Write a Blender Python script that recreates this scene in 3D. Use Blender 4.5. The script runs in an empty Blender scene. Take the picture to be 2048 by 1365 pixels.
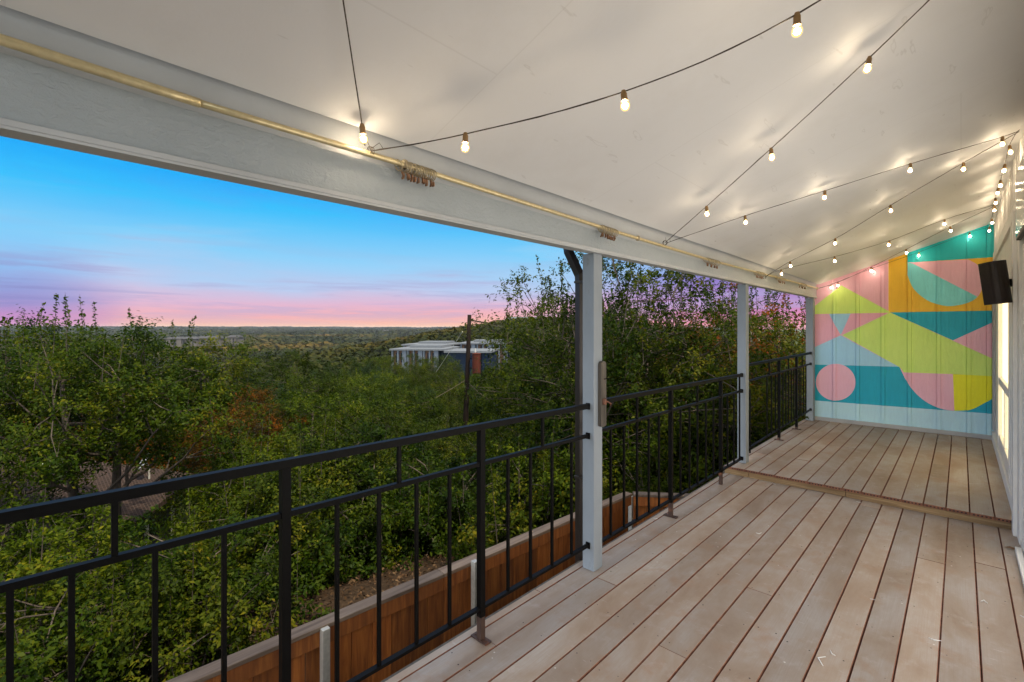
import bpy, bmesh, math, random
import numpy as np
from mathutils import Vector, Matrix, noise as mnoise
random.seed(7); rng = np.random.default_rng(7)
scene = bpy.context.scene
COL = scene.collection
R = math.radians

# ------------------------------------------------------------------ camera numbers (metres; Z up, Y along the deck, X towards the house)
EXPO = .45; HAZE = .00005; EYE = 1.565; FPX = 955.0; YAW = R(43.24); HY = 657.0
Fv = Vector((-math.sin(YAW), math.cos(YAW), 0)); Rv = Vector((math.cos(YAW), math.sin(YAW), 0))
def ray(px, py):
    return Fv + Rv*((px-1024)/FPX) + Vector((0, 0, (HY-py)/FPX))
def onX(px, py, X):
    d = ray(px, py); t = X/d.x; return Vector((X, d.y*t, EYE+d.z*t))
def onY(px, py, Y):
    d = ray(px, py); t = Y/d.y; return Vector((d.x*t, Y, EYE+d.z*t))
def onZ(px, py, Z):
    d = ray(px, py); t = (Z-EYE)/d.z; return Vector((d.x*t, d.y*t, Z))
def atD(px, D, z=0.0):
    d = Fv*D + Rv*((px-1024)/FPX*D); return Vector((d.x, d.y, z))
def zAt(py, D): return EYE+(HY-py)/FPX*D

# ------------------------------------------------------------------ materials
def lin(c):
    return tuple((v/12.92 if v <= .04045 else ((v+.055)/1.055)**2.4) for v in [x/255 for x in c])
class NT:
    def __init__(s, name):
        s.m = bpy.data.materials.new(name); s.m.use_nodes = True
        s.t = s.m.node_tree; s.n = s.t.nodes; s.l = s.t.links
        s.b = s.n['Principled BSDF']; s.out = s.n['Material Output']
    def new(s, typ, **kw):
        n = s.n.new(typ)
        for k, v in kw.items():
            if k.startswith('i_'):
                n.inputs[k[2:].replace('_', ' ')].default_value = v
            else: setattr(n, k, v)
        return n
    def link(s, a, b): s.l.new(a, b)
    def coord(s, scale=(1, 1, 1), which='Object', rot=(0, 0, 0)):
        tc = s.new('ShaderNodeTexCoord'); mp = s.new('ShaderNodeMapping')
        mp.inputs['Scale'].default_value = scale; mp.inputs['Rotation'].default_value = rot
        s.link(tc.outputs[which], mp.inputs['Vector']); return mp.outputs['Vector']
    def noise(s, vec, scale=5, detail=6, rough=.6, dist=0):
        n = s.new('ShaderNodeTexNoise'); n.inputs['Scale'].default_value = scale
        n.inputs['Detail'].default_value = detail; n.inputs['Roughness'].default_value = rough
        n.inputs['Distortion'].default_value = dist
        s.link(vec, n.inputs['Vector']); return n.outputs['Fac']
    def ramp(s, fac, stops, interp='LINEAR'):
        r = s.new('ShaderNodeValToRGB'); cr = r.color_ramp; cr.interpolation = interp
        while len(cr.elements) < len(stops): cr.elements.new(.5)
        for e, (p, c) in zip(cr.elements, stops):
            e.position = p; e.color = (*c, 1) if len(c) == 3 else c
        s.link(fac, r.inputs['Fac']); return r.outputs['Color']
    def mix(s, fac, a, b, mode='MIX'):
        m = s.new('ShaderNodeMix'); m.data_type = 'RGBA'; m.blend_type = mode
        for sock, v in ((m.inputs['Factor'], fac), (m.inputs[6], a), (m.inputs[7], b)):
            if hasattr(v, 'links') or hasattr(v, 'is_output'): s.link(v, sock)
            elif isinstance(v, (int, float)): sock.default_value = v
            else: sock.default_value = (*v, 1) if len(v) == 3 else v
        return m.outputs[2]
    def bump(s, h, strength=.3, dist=.01):
        b = s.new('ShaderNodeBump'); b.inputs['Strength'].default_value = strength
        b.inputs['Distance'].default_value = dist
        s.link(h, b.inputs['Height']); s.link(b.outputs['Normal'], s.b.inputs['Normal'])
    def base(s, c):
        if hasattr(c, 'is_output'): s.link(c, s.b.inputs['Base Color'])
        else: s.b.inputs['Base Color'].default_value = (*c, 1)
    def rough(s, v):
        if hasattr(v, 'is_output'): s.link(v, s.b.inputs['Roughness'])
        else: s.b.inputs['Roughness'].default_value = v

def painted(name, c, var=.12, rough=.55, scale=(1, 1, 1), grain=.25, dirt=None):
    s = NT(name); v = s.coord(scale); n1 = s.noise(v, 3, 5); n2 = s.noise(v, 40, 4)
    c2 = tuple(x*(1-var*2) for x in c)
    col = s.ramp(n1, [(.3, c2), (.65, c)])
    if dirt:
        n3 = s.noise(v, 9, 8, .75)
        f = s.ramp(n3, [(.6, (0, 0, 0)), (.72, (1, 1, 1))])
        col = s.mix(f, col, dirt)
    s.base(col); s.rough(rough); s.bump(n2, grain, .004); return s.m

def mk_wood_worn():
    s = NT('worn_composite_board'); v = s.coord((1, 1, 1)); vg = s.coord((60, 1.2, 1))
    at = s.new('ShaderNodeAttribute'); at.attribute_name = 'tint'
    g = s.noise(vg, 3, 5, .6)
    big = s.noise(s.coord((1.6, .7, 1)), 1.7, 7, .65, .4)
    med = s.noise(v, 7, 8, .7)
    col = s.ramp(big, [(.34, (.265, .19, .13)), (.47, (.33, .265, .205)), (.62, (.385, .35, .315))])
    col = s.mix(s.ramp(med, [(.56, (0, 0, 0)), (.75, (.55, .55, .55))]), col, (.50, .47, .45))
    col = s.mix(s.ramp(s.noise(s.coord((1.2, 1.2, 1)), 4.2, 6, .65), [(.56, (0, 0, 0)), (.7, (.6, .6, .6))]), col, (.33, .20, .12))
    col = s.mix(s.ramp(g, [(.35, (.35, .35, .35)), (.6, (0, 0, 0))]), col, (.30, .22, .17))
    tn = s.ramp(at.outputs['Fac'], [(0, (.80, .80, .82)), (1, (1.12, 1.08, 1.05))])
    col = s.mix(1.0, col, tn, 'MULTIPLY')
    # scuffs: thin pale scratches
    sc = s.noise(s.coord((3, 14, 1), rot=(0, 0, .5)), 3, 3, .5)
    col = s.mix(s.ramp(sc, [(.70, (0, 0, 0)), (.73, (.35, .35, .35)), (.77, (0, 0, 0))]), col, (.55, .53, .50))
    vo = s.new('ShaderNodeTexVoronoi'); vo.inputs['Scale'].default_value = 9; s.link(v, vo.inputs['Vector'])
    col = s.mix(s.ramp(vo.outputs['Distance'], [(.02, (.8, .8, .8)), (.05, (0, 0, 0))]), col, (.72, .70, .67))
    s.base(col); s.rough(.62); s.bump(s.noise(vg, 6, 6), .35, .002); return s.m
def mk_redwood():
    s = NT('red_brown_board_core'); v = s.coord((4, 4, 4))
    s.base(s.ramp(s.noise(v, 6, 5), [(.3, (.13, .045, .025)), (.7, (.27, .11, .06))])); s.rough(.8); return s.m
def mk_timber(name, a, b, c, scale=(1, 22, 22), wave=8.0, rough=.75):
    s = NT(name); v = s.coord(scale)
    n = s.noise(v, 1.2, 6, .6, .6); n2 = s.noise(s.coord((1, 1, 1)), 1.5, 5, .6)
    col = s.ramp(n, [(.3, a), (.5, b), (.7, c)])
    col = s.mix(s.ramp(n2, [(.45, (0, 0, 0)), (.75, (.6, .6, .6))]), col, tuple(x*.45 for x in a))
    at = s.new('ShaderNodeAttribute'); at.attribute_name = 'tint'
    col = s.mix(1.0, col, s.ramp(at.outputs['Fac'], [(0, (.62, .60, .58)), (1, (1.2, 1.12, 1.05))]), 'MULTIPLY')
    s.base(col); s.rough(rough); s.bump(n, .3, .003); return s.m
def mk_leaf(name, stops, trans=.26, spec=.05, rough=.5):
    s = NT(name)
    at = s.new('ShaderNodeAttribute'); at.attribute_name = 'tint'
    oi = s.new('ShaderNodeObjectInfo')
    clump = s.noise(s.coord((1, 1, 1)), 1.1, 4, .6)
    ad = s.new('ShaderNodeMath', operation='MULTIPLY_ADD'); s.link(clump, ad.inputs[0]); ad.inputs[1].default_value = 1.3
    ad.inputs[2].default_value = -.65
    a2 = s.new('ShaderNodeMath', operation='ADD'); s.link(at.outputs['Fac'], a2.inputs[0]); s.link(ad.outputs[0], a2.inputs[1])
    a3 = s.new('ShaderNodeMath', operation='MULTIPLY_ADD'); s.link(oi.outputs['Random'], a3.inputs[0]); a3.inputs[1].default_value = .34; s.link(a2.outputs[0], a3.inputs[2])
    a4 = s.new('ShaderNodeMath', operation='SUBTRACT'); s.link(a3.outputs[0], a4.inputs[0]); a4.inputs[1].default_value = .20; a4.use_clamp = True
    col = s.ramp(a4.outputs[0], stops); s.base(col); s.rough(rough)
    s.b.inputs['Specular IOR Level'].default_value = spec
    tr = s.new('ShaderNodeBsdfTranslucent'); tc = s.mix(1.0, col, (1.6, 1.9, .7), 'MULTIPLY'); s.link(tc, tr.inputs['Color'])
    mx = s.new('ShaderNodeMixShader'); mx.inputs[0].default_value = trans
    s.link(s.b.outputs[0], mx.inputs[1]); s.link(tr.outputs[0], mx.inputs[2]); s.link(mx.outputs[0], s.out.inputs['Surface'])
    return s.m
def metal(name, c, rough=.35, metallic=1.0, rust=None):
    s = NT(name); v = s.coord((1, 1, 1)); n = s.noise(v, 30, 5)
    col = s.ramp(n, [(.3, tuple(x*.75 for x in c)), (.7, c)])
    if rust:
        z = s.noise(v, 5, 8, .7); col = s.mix(s.ramp(z, [(.5, (0, 0, 0)), (.62, (1, 1, 1))]), col, rust)
    s.base(col); s.b.inputs['Metallic'].default_value = metallic; s.rough(rough); s.bump(n, .1, .002); return s.m
def emit(name, c, st):
    s = NT(name); s.base((.8, .8, .8)); s.b.inputs['Emission Color'].default_value = (*c, 1); s.b.inputs['Emission Strength'].default_value = st; return s.m

M = {}
M['board'] = mk_wood_worn(); M['core'] = mk_redwood()
M['hole'] = painted('hole_dark', (.03, .02, .018), rough=.9)
M['riser'] = mk_timber('treated_pine_strip', (.13, .08, .035), (.24, .165, .08), (.36, .27, .15), (1.5, 25, 70))
M['cedar'] = mk_timber('stained_cedar', (.17, .048, .008), (.30, .095, .016), (.44, .16, .03), (26, 26, 2.2))
M['cedar_top'] = mk_timber('weathered_cedar_cap', (.10, .068, .048), (.18, .13, .095), (.27, .21, .16), (25, 1, 20))
def mk_ceiling():
    s = NT('painted_ceiling_board'); v = s.coord((1, 1, 1))
    n = s.noise(v, .8, 4); col = s.ramp(n, [(.3, (.69, .69, .685)), (.7, (.75, .75, .745))])
    # sheet joints filled and painted, barely showing, and nail heads
    vo = s.new('ShaderNodeTexVoronoi'); vo.inputs['Scale'].default_value = 3.1; vo.inputs['Randomness'].default_value = .6; s.link(v, vo.inputs['Vector'])
    col = s.mix(s.ramp(vo.outputs['Distance'], [(.016, (.85, .85, .85)), (.028, (0, 0, 0))]), col, (.12, .10, .08))
    bk = s.new('ShaderNodeTexBrick'); s.link(v, bk.inputs['Vector']); bk.inputs['Scale'].default_value = 1; bk.inputs['Brick Width'].default_value = 2.44; bk.inputs['Row Height'].default_value = 1.22; bk.inputs['Mortar Size'].default_value = .004; bk.inputs['Mortar Smooth'].default_value = .6
    col = s.mix(s.ramp(bk.outputs['Fac'], [(0, (0, 0, 0)), (1, (.13, .13, .13))]), col, (.35, .33, .30))
    sc = s.noise(s.coord((9, 2, 3), rot=(0, 0, .9)), 1.6, 3, .5)
    col = s.mix(s.ramp(sc, [(.68, (0, 0, 0)), (.70, (.30, .30, .30)), (.72, (0, 0, 0))]), col, (.4, .38, .35))
    col = s.mix(s.ramp(s.noise(s.coord((1, 1, 1)), 2.3, 8, .7), [(.5, (0, 0, 0)), (.75, (.35, .35, .35))]), col, (.62, .60, .57))
    s.base(col); s.rough(.6); s.bump(s.noise(v, 55, 5), .12, .003); return s.m
M['ceiling'] = mk_ceiling()
def mk_stucco():
    s = NT('rough_painted_beam'); v = s.coord((2.5, 1, 1.6)); n = s.noise(v, 34, 5, .6, .5)
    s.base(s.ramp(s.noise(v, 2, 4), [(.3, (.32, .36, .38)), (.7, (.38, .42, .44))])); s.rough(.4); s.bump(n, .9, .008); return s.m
M['beam'] = mk_stucco()
M['trim'] = painted('grey_white_trim', (.47, .49, .50), .06, .5)
M['gtrim'] = painted('pale_grey_trim', (.42, .43, .44), .08, .55)
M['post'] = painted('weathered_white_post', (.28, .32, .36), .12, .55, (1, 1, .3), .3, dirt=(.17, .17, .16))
M['white'] = painted('cream_white_paint', (.86, .84, .79), .05, .5, grain=.12)
M['siding'] = painted('white_siding', (.84, .82, .78), .06, .6, (1, 1, .4))
M['weathered'] = mk_timber('grey_weathered_board', (.06, .052, .043), (.10, .09, .076), (.145, .132, .112), (30, 30, 2))
M['iron'] = metal('black_painted_iron', (.0028, .0025, .0023), .5, 0.0); M['iron'].node_tree.nodes['Principled BSDF'].inputs['Specular IOR Level'].default_value = .10
M['iron_rust'] = metal('rusting_iron', (.06, .03, .02), .6, 0.0, rust=(.22, .075, .03))
M['bronze'] = metal('dark_bronze_gutter', (.03, .022, .018), .4, 0.2)
M['brass'] = metal('brushed_brass', (.72, .60, .34), .36, .55)
M['brass_dull'] = metal('dull_brass', (.50, .42, .28), .4, .6)
M['copper'] = metal('dark_copper_clip', (.34, .19, .11), .4, .7)
M['galv'] = metal('galvanised_steel', (.60, .58, .52), .5, .5)
M['cable'] = painted('brown_cable', (.05, .035, .02), rough=.6)
M['socket'] = painted('brown_socket', (.30, .17, .06), rough=.5)
M['filament'] = emit('glowing_filament', (1.0, .80, .55), 330)
def mk_bulb():
    s = NT('warm_bulb_glass'); tr = s.new('ShaderNodeBsdfTransparent'); em = s.new('ShaderNodeEmission'); em.inputs['Color'].default_value = (1, .62, .22, 1); em.inputs['Strength'].default_value = 1.5
    mx = s.new('ShaderNodeMixShader'); mx.inputs[0].default_value = .6; s.link(tr.outputs[0], mx.inputs[1]); s.link(em.outputs[0], mx.inputs[2]); s.link(mx.outputs[0], s.out.inputs['Surface']); return s.m
M['bulb'] = mk_bulb()
M['speaker'] = painted('dark_brown_shell', (.022, .015, .012), .2, .42, grain=.5)
M['glass_lit'] = emit('lit_window', (1.0, .78, .40), 1.5); M['door_fill_glow'] = emit('sliding_door_fill_glow', (1.0, .92, .82), 1.5)  # the sliding door emission is added fill light on an unseen pane
M['panelglass'] = metal('dark_glossy_panel', (.05, .07, .09), .12, 0.0)
M['bark'] = mk_timber('bark', (.020, .015, .011), (.045, .034, .025), (.085, .068, .054), (14, 14, 2), rough=.9)
M['pole'] = mk_timber('creosoted_pole', (.008, .006, .005), (.016, .011, .009), (.03, .021, .016), (12, 12, .5), rough=.85)
M['rust'] = metal('rusty_drum', (.070, .017, .009), .9, 0.0, rust=(.03, .012, .009))
M['leafA'] = mk_leaf('leaf_green', [(0, (0.0035, 0.0089, 0.0005)), (.4, (0.0130, 0.0272, 0.0012)), (.75, (0.0366, 0.0528, 0.0024)), (1, (0.0886, 0.0838, 0.0044))])
M['leafB'] = mk_leaf('leaf_olive', [(0, (0.0046, 0.0098, 0.0005)), (.4, (0.0183, 0.0301, 0.0013)), (.75, (0.0441, 0.0554, 0.0025)), (1, (0.0909, 0.0787, 0.0043))])
M['leafC'] = mk_leaf('leaf_autumn', [(0, (0.0106, 0.0086, 0.0007)), (.35, (0.0449, 0.0263, 0.0015)), (.62, (0.1121, 0.0343, 0.0023)), (1, (0.1792, 0.0343, 0.0030))])
M['leafD'] = mk_leaf('leaf_bright', [(0, (0.0061, 0.0129, 0.0007)), (.4, (0.0212, 0.0364, 0.0011)), (.75, (0.0509, 0.0675, 0.0021)), (1, (0.0931, 0.0880, 0.0037))])
M['leafE'] = mk_leaf('leaf_dark_evergreen', [(0, (0.0050, 0.0112, 0.0037)), (.5, (0.0136, 0.0279, 0.0074)), (1, (0.0434, 0.0558, 0.0124))])
M['wood'] = mk_leaf('far_canopy', [(0, (0.0061, 0.0097, 0.0016)), (.30, (0.0147, 0.0193, 0.0024)), (.6, (0.0342, 0.0307, 0.0032)), (.82, (0.0699, 0.0445, 0.0052)), (1, (0.0984, 0.0565, 0.0081))], .1, .1, .85)
def mk_ground():
    s = NT('soil_and_scrub'); v = s.coord((1, 1, 1)); n = s.noise(v, .6, 8, .7); n2 = s.noise(v, 14, 8, .75)
    near = s.ramp(n2, [(.3, (.012, .008, .005)), (.55, (.034, .022, .014)), (.75, (.058, .040, .026))])
    far = s.ramp(s.noise(v, .05, 8, .75), [(.3, (.018, .028, .008)), (.6, (.05, .06, .015)), (.8, (.10, .085, .03))])
    tc = s.new('ShaderNodeTexCoord'); ln = s.new('ShaderNodeVectorMath', operation='LENGTH'); s.link(tc.outputs['Object'], ln.inputs[0])
    mr = s.new('ShaderNodeMapRange'); mr.inputs['From Min'].default_value = 9; mr.inputs['From Max'].default_value = 26; s.link(ln.outputs['Value'], mr.inputs['Value'])
    s.base(s.mix(mr.outputs[0], near, far)); s.rough(.95); s.bump(n2, .6, .03); return s.m
M['ground'] = mk_ground()
def mk_shingle():
    s = NT('brown_shingles'); v = s.coord((1, 1, 1)); b = s.new('ShaderNodeTexBrick'); s.link(v, b.inputs['Vector'])
    b.inputs['Scale'].default_value = 3.2; b.inputs['Color1'].default_value = (.030, .018, .013, 1); b.inputs['Color2'].default_value = (.012, .008, .006, 1); b.inputs['Mortar'].default_value = (.05, .035, .03, 1)
    b.inputs['Mortar Size'].default_value = .03
    s.base(s.mix(s.ramp(s.noise(v, 1.5, 6), [(.4, (0, 0, 0)), (.8, (.5, .5, .5))]), b.outputs['Color'], (.035, .025, .02))); s.rough(.9); return s.m
M['shingle'] = mk_shingle()
M['stuccoW'] = painted('beige_render', (.085, .075, .065), rough=.85)
M['bluewall'] = painted('slate_blue_wall', (.009, .016, .032), rough=1.0); M['bluewall'].node_tree.nodes['Principled BSDF'].inputs['Specular IOR Level'].default_value = .05
M['palewall'] = painted('pale_roof_panel', (.12, .13, .145), rough=.8); M['fin'] = painted('pale_blue_fin', (.10, .12, .15), rough=.8)
M['tan'] = painted('tan_render', (.13, .07, .04), rough=.8)
M['brickred'] = painted('faded_brick', (.36, .30, .27), rough=.85)
M['darkglass'] = metal('dark_window_glass', (.015, .02, .03), .12, 0.0)
M['roofgrey'] = painted('grey_roof', (.03, .029, .032), rough=.85)
M['leafdry'] = painted('dry_leaf', (.28, .15, .07), .3, .7)
M['scrap'] = painted('white_caulk', (.82, .82, .80), .05, .5)
M['litter'] = mk_leaf('leaf_litter', [(0, (0.0150, 0.0081, 0.0046)), (.5, (0.0480, 0.0257, 0.0126)), (1, (0.0960, 0.0594, 0.0328))], .05, .2, .8)

for k_, v_ in (('pole', .08), ('rust', .15), ('speaker', .3), ('ground', .05), ('shingle', .1), ('litter', .05), ('fin', .1), ('palewall', .1)):
    M[k_].node_tree.nodes['Principled BSDF'].inputs['Specular IOR Level'].default_value = v_
# ------------------------------------------------------------------ mesh helpers
class MB:
    def __init__(s): s.v = []; s.f = []; s.mi = []; s.t = []
    def add(s, vs, fs, mi=0, tint=.5):
        o = len(s.v); s.v += [tuple(p) for p in vs]; s.f += [tuple(i+o for i in f) for f in fs]
        s.mi += [mi]*len(fs); s.t += [tint]*len(fs)
    def box(s, x0, x1, y0, y1, z0, z1, mi=0, tint=.5, mx=None):
        vs = [Vector(p) for p in ((x0, y0, z0), (x1, y0, z0), (x1, y1, z0), (x0, y1, z0), (x0, y0, z1), (x1, y0, z1), (x1, y1, z1), (x0, y1, z1))]
        if mx is not None: vs = [mx @ p for p in vs]
        s.add(vs, [(0, 3, 2, 1), (4, 5, 6, 7), (0, 1, 5, 4), (1, 2, 6, 5), (2, 3, 7, 6), (3, 0, 4, 7)], mi, tint)
    def bbox(s, x0, x1, y0, y1, z0, z1, c=.003, mi=0, tint=.5, mx=None):   # box with chamfered edges
        bm = bmesh.new(); bmesh.ops.create_cube(bm, size=1)
        for v in bm.verts: v.co = Vector(((x0+x1)/2+v.co.x*(x1-x0), (y0+y1)/2+v.co.y*(y1-y0), (z0+z1)/2+v.co.z*(z1-z0)))
        bmesh.ops.bevel(bm, geom=bm.edges[:], offset=c, segments=2, affect='EDGES', profile=.5)
        bm.verts.index_update()
        vs = [(mx @ v.co) if mx is not None else v.co.copy() for v in bm.verts]; fs = [[v.index for v in f.verts] for f in bm.faces]; bm.free()
        s.add(vs, fs, mi, tint)
    def bar(s, a, b, w, h=None, mi=0, tint=.5, up=Vector((0, 0, 1))):
        a = Vector(a); b = Vector(b); h = h or w; d = (b-a).normalized(); sx = d.cross(up)
        if sx.length < 1e-4: sx = Vector((1, 0, 0))
        sx.normalize(); sz = sx.cross(d).normalized()
        vs = [p+sx*i*w/2+sz*j*h/2 for p in (a, b) for i, j in ((-1, -1), (1, -1), (1, 1), (-1, 1))]
        s.add(vs, [(0, 1, 2, 3), (7, 6, 5, 4), (0, 4, 5, 1), (1, 5, 6, 2), (2, 6, 7, 3), (3, 7, 4, 0)], mi, tint)
    def tube(s, pts, r, n=8, mi=0, tint=.5, cap=True):
        pts = [Vector(p) for p in pts]; rs = r if isinstance(r, (list, tuple)) else [r]*len(pts)
        ref = Vector((0, 0, 1)) if abs((pts[-1]-pts[0]).normalized().z) < .9 else Vector((1, 0, 0))
        vs = []
        for i, p in enumerate(pts):
            d = (pts[min(i+1, len(pts)-1)]-pts[max(i-1, 0)]).normalized(); a = d.cross(ref)
            if a.length < 1e-5: a = Vector((1, 0, 0))
            a.normalize(); b = d.cross(a)
            for k in range(n):
                t = 2*math.pi*k/n; vs.append(p+(a*math.cos(t)+b*math.sin(t))*rs[i])
        fs = [(i*n+k, i*n+(k+1) % n, (i+1)*n+(k+1) % n, (i+1)*n+k) for i in range(len(pts)-1) for k in range(n)]
        if cap: fs += [tuple(range(n))[::-1], tuple((len(pts)-1)*n+k for k in range(n))]
        s.add(vs, fs, mi, tint)
    def lathe(s, c, prof, n=16, mi=0, tint=.5):   # prof [(r,z)...] about vertical axis through c
        vs = [Vector(c)+Vector((r*math.cos(2*math.pi*k/n), r*math.sin(2*math.pi*k/n), z)) for r, z in prof for k in range(n)]
        fs = [(i*n+k, i*n+(k+1) % n, (i+1)*n+(k+1) % n, (i+1)*n+k) for i in range(len(prof)-1) for k in range(n)]
        s.add(vs, fs, mi, tint)
    def build(s, name, mats, parent=None, smooth=False, loc=None):
        me = bpy.data.meshes.new(name); me.from_pydata(s.v, [], s.f)
        mats = mats if isinstance(mats, (list, tuple)) else [mats]
        for m in mats: me.materials.append(m)
        me.polygons.foreach_set('material_index', s.mi)
        at = me.attributes.new('tint', 'FLOAT', 'FACE'); at.data.foreach_set('value', s.t)
        if smooth: me.polygons.foreach_set('use_smooth', [True]*len(s.f))
        me.update()
        o = bpy.data.objects.new(name, me); COL.objects.link(o)
        if parent: o.parent = parent; o.matrix_parent_inverse = Matrix.Translation(-parent.location) if False else Matrix()
        if loc is not None: o.location = loc
        return o
def tag(o, label=None, cat=None, group=None, kind=None):
    if label: o['label'] = label
    if cat: o['category'] = cat
    if group: o['group'] = group
    if kind: o['kind'] = kind
    return o
def empty(name, label, cat, group=None, loc=(0, 0, 0)):
    o = bpy.data.objects.new(name, None); COL.objects.link(o); o.location = loc; o.empty_display_size = .1
    return tag(o, label, cat, group)
def children(o): return [c for c in list(o.children)]
def copy_tree(o, parent=None):
    c = o.copy(); COL.objects.link(c); c.parent = parent
    for ch in children(o): copy_tree(ch, c)
    return c
# parts of things whose Empty is not at the origin are built in world space and shifted
def rel(mb, base):
    b = Vector(base); mb.v = [tuple(Vector(p)-b) for p in mb.v]; return mb

# ------------------------------------------------------------------ world and sun
def build_world():
    w = bpy.data.worlds.new('World'); scene.world = w; w.use_nodes = True
    t = w.node_tree; n = t.nodes; l = t.links; n.clear()
    out = n.new('ShaderNodeOutputWorld'); bg = n.new('ShaderNodeBackground'); l.new(bg.outputs[0], out.inputs[0])
    tc = n.new('ShaderNodeTexCoord'); sp = n.new('ShaderNodeSeparateXYZ'); l.new(tc.outputs['Generated'], sp.inputs[0])
    def math_(op, a, b=None, c=None, clamp=False):
        m = n.new('ShaderNodeMath'); m.operation = op; m.use_clamp = clamp
        for i, v in enumerate((a, b, c)):
            if v is None: continue
            if isinstance(v, (int, float)): m.inputs[i].default_value = v
            else: l.new(v, m.inputs[i])
        return m.outputs[0]
    def ramp(fac, stops):
        r = n.new('ShaderNodeValToRGB'); cr = r.color_ramp
        while len(cr.elements) < len(stops): cr.elements.new(.5)
        for e, (p, c) in zip(cr.elements, stops): e.position = p; e.color = (*c, 1)
        l.new(fac, r.inputs['Fac']); return r.outputs['Color']
    def mix(f, a, b, mode='MIX'):
        m = n.new('ShaderNodeMix'); m.data_type = 'RGBA'; m.blend_type = mode
        for s_, v in ((m.inputs[0], f), (m.inputs[6], a), (m.inputs[7], b)):
            if isinstance(v, (int, float)): s_.default_value = v
            elif isinstance(v, tuple): s_.default_value = (*v, 1)
            else: l.new(v, s_)
        return m.outputs[2]
    el = sp.outputs['Z']
    # streaky clouds: noise stretched along the horizon
    mp = n.new('ShaderNodeMapping'); mp.inputs['Scale'].default_value = (1.3, 1.3, 11); l.new(tc.outputs['Generated'], mp.inputs[0])
    nz = n.new('ShaderNodeTexNoise'); nz.inputs['Scale'].default_value = 1.9; nz.inputs['Detail'].default_value = 7; nz.inputs['Roughness'].default_value = .55; nz.inputs['Distortion'].default_value = .35
    l.new(mp.outputs[0], nz.inputs['Vector'])
    off = math_('MULTIPLY_ADD', nz.outputs['Fac'], .15, -.075)
    low = math_('MULTIPLY', el, 6.0, clamp=True)
    e2 = math_('ADD', el, math_('MULTIPLY', off, low))
    e3 = math_('MULTIPLY', e2, 2.0)      # ramp domain: z 0..0.5
    L = lin
    cen = ramp(e3, [(0, L((252, 200, 150))), (.022, L((250, 184, 164))), (.05, L((244, 178, 182))), (.09, L((226, 184, 210))), (.155, L((188, 204, 238))),
                    (.27, L((135, 208, 250))), (.42, L((60, 192, 252))), (.56, L((10, 160, 250))), (1, L((0, 110, 225)))])
    lef = ramp(e3, [(0, L((212, 130, 190))), (.03, L((196, 132, 196))), (.07, L((158, 140, 205))), (.11, L((128, 150, 215))), (.16, L((120, 175, 235))),
                    (.25, L((90, 190, 250))), (.36, L((35, 175, 250))), (.50, L((0, 150, 248))), (1, L((0, 105, 220)))])
    rig = ramp(e3, [(0, L((250, 150, 160))), (.06, L((225, 135, 180))), (.12, L((175, 125, 195))), (.20, L((135, 125, 205))), (.30, L((110, 150, 225))),
                    (.45, L((50, 150, 235))), (1, L((0, 105, 220)))])
    # azimuth factors: left = -X side, right = +Y side
    hx = math_('MULTIPLY', sp.outputs['X'], -1.0)
    fl = n.new('ShaderNodeMapRange'); fl.interpolation_type = 'SMOOTHSTEP'; fl.inputs['From Min'].default_value = .986; fl.inputs['From Max'].default_value = 1.003; l.new(hx, fl.inputs['Value'])
    fr = n.new('ShaderNodeMapRange'); fr.interpolation_type = 'SMOOTHSTEP'; fr.inputs['From Min'].default_value = .78; fr.inputs['From Max'].default_value = .95; l.new(sp.outputs['Y'], fr.inputs['Value'])
    c = mix(fl.outputs[0], cen, lef); c = mix(fr.outputs[0], c, rig)
    # purple-blue cloud bands low down
    mp2 = n.new('ShaderNodeMapping'); mp2.inputs['Scale'].default_value = (1.4, 1.4, 26); mp2.inputs['Location'].default_value = (.3, .1, 0); l.new(tc.outputs['Generated'], mp2.inputs[0])
    nz2 = n.new('ShaderNodeTexNoise'); nz2.inputs['Scale'].default_value = 1.5; nz2.inputs['Detail'].default_value = 9; nz2.inputs['Roughness'].default_value = .66; nz2.inputs['Distortion'].default_value = .3
    l.new(mp2.outputs[0], nz2.inputs['Vector'])
    band = ramp(e3, [(0, (0, 0, 0)), (.05, (.5, .5, .5)), (.13, (.75, .75, .75)), (.22, (.35, .35, .35)), (.34, (0, 0, 0))])
    cf = math_('MULTIPLY', ramp(nz2.outputs['Fac'], [(.47, (0, 0, 0)), (.56, (1, 1, 1))]), band)
    c = mix(math_('MULTIPLY', cf, .85), c, mix(fl.outputs[0], L((176, 172, 214)), L((128, 132, 196))))
    # a little pale veil higher up
    veil = ramp(e3, [(.12, (0, 0, 0)), (.24, (.6, .6, .6)), (.42, (.22, .22, .22)), (.6, (0, 0, 0))])
    c = mix(math_('MULTIPLY', ramp(nz.outputs['Fac'], [(.45, (0, 0, 0)), (.7, (1, 1, 1))]), veil), c, L((180, 215, 248)))
    k_ = 2**-EXPO; c = mix(1.0, c, (k_, k_, k_), 'MULTIPLY')
    # overhead the sky turns to a bright soft white (thin cloud lit from above), below the frame's top this never shows
    hi = n.new('ShaderNodeMapRange'); hi.interpolation_type = 'SMOOTHSTEP'; hi.inputs['From Min'].default_value = .36; hi.inputs['From Max'].default_value = .62; l.new(el, hi.inputs['Value'])
    c = mix(hi.outputs[0], c, (ZEN[0], ZEN[1], ZEN[2]))
    # away from the sunset (towards +X and -Y) the low sky is pale too
    bk = math_('ADD', math_('MULTIPLY', sp.outputs['X'], .7), math_('MULTIPLY', sp.outputs['Y'], -.7))
    bf = n.new('ShaderNodeMapRange'); bf.interpolation_type = 'SMOOTHSTEP'; bf.inputs['From Min'].default_value = -.1; bf.inputs['From Max'].default_value = .6; l.new(bk, bf.inputs['Value'])
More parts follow.
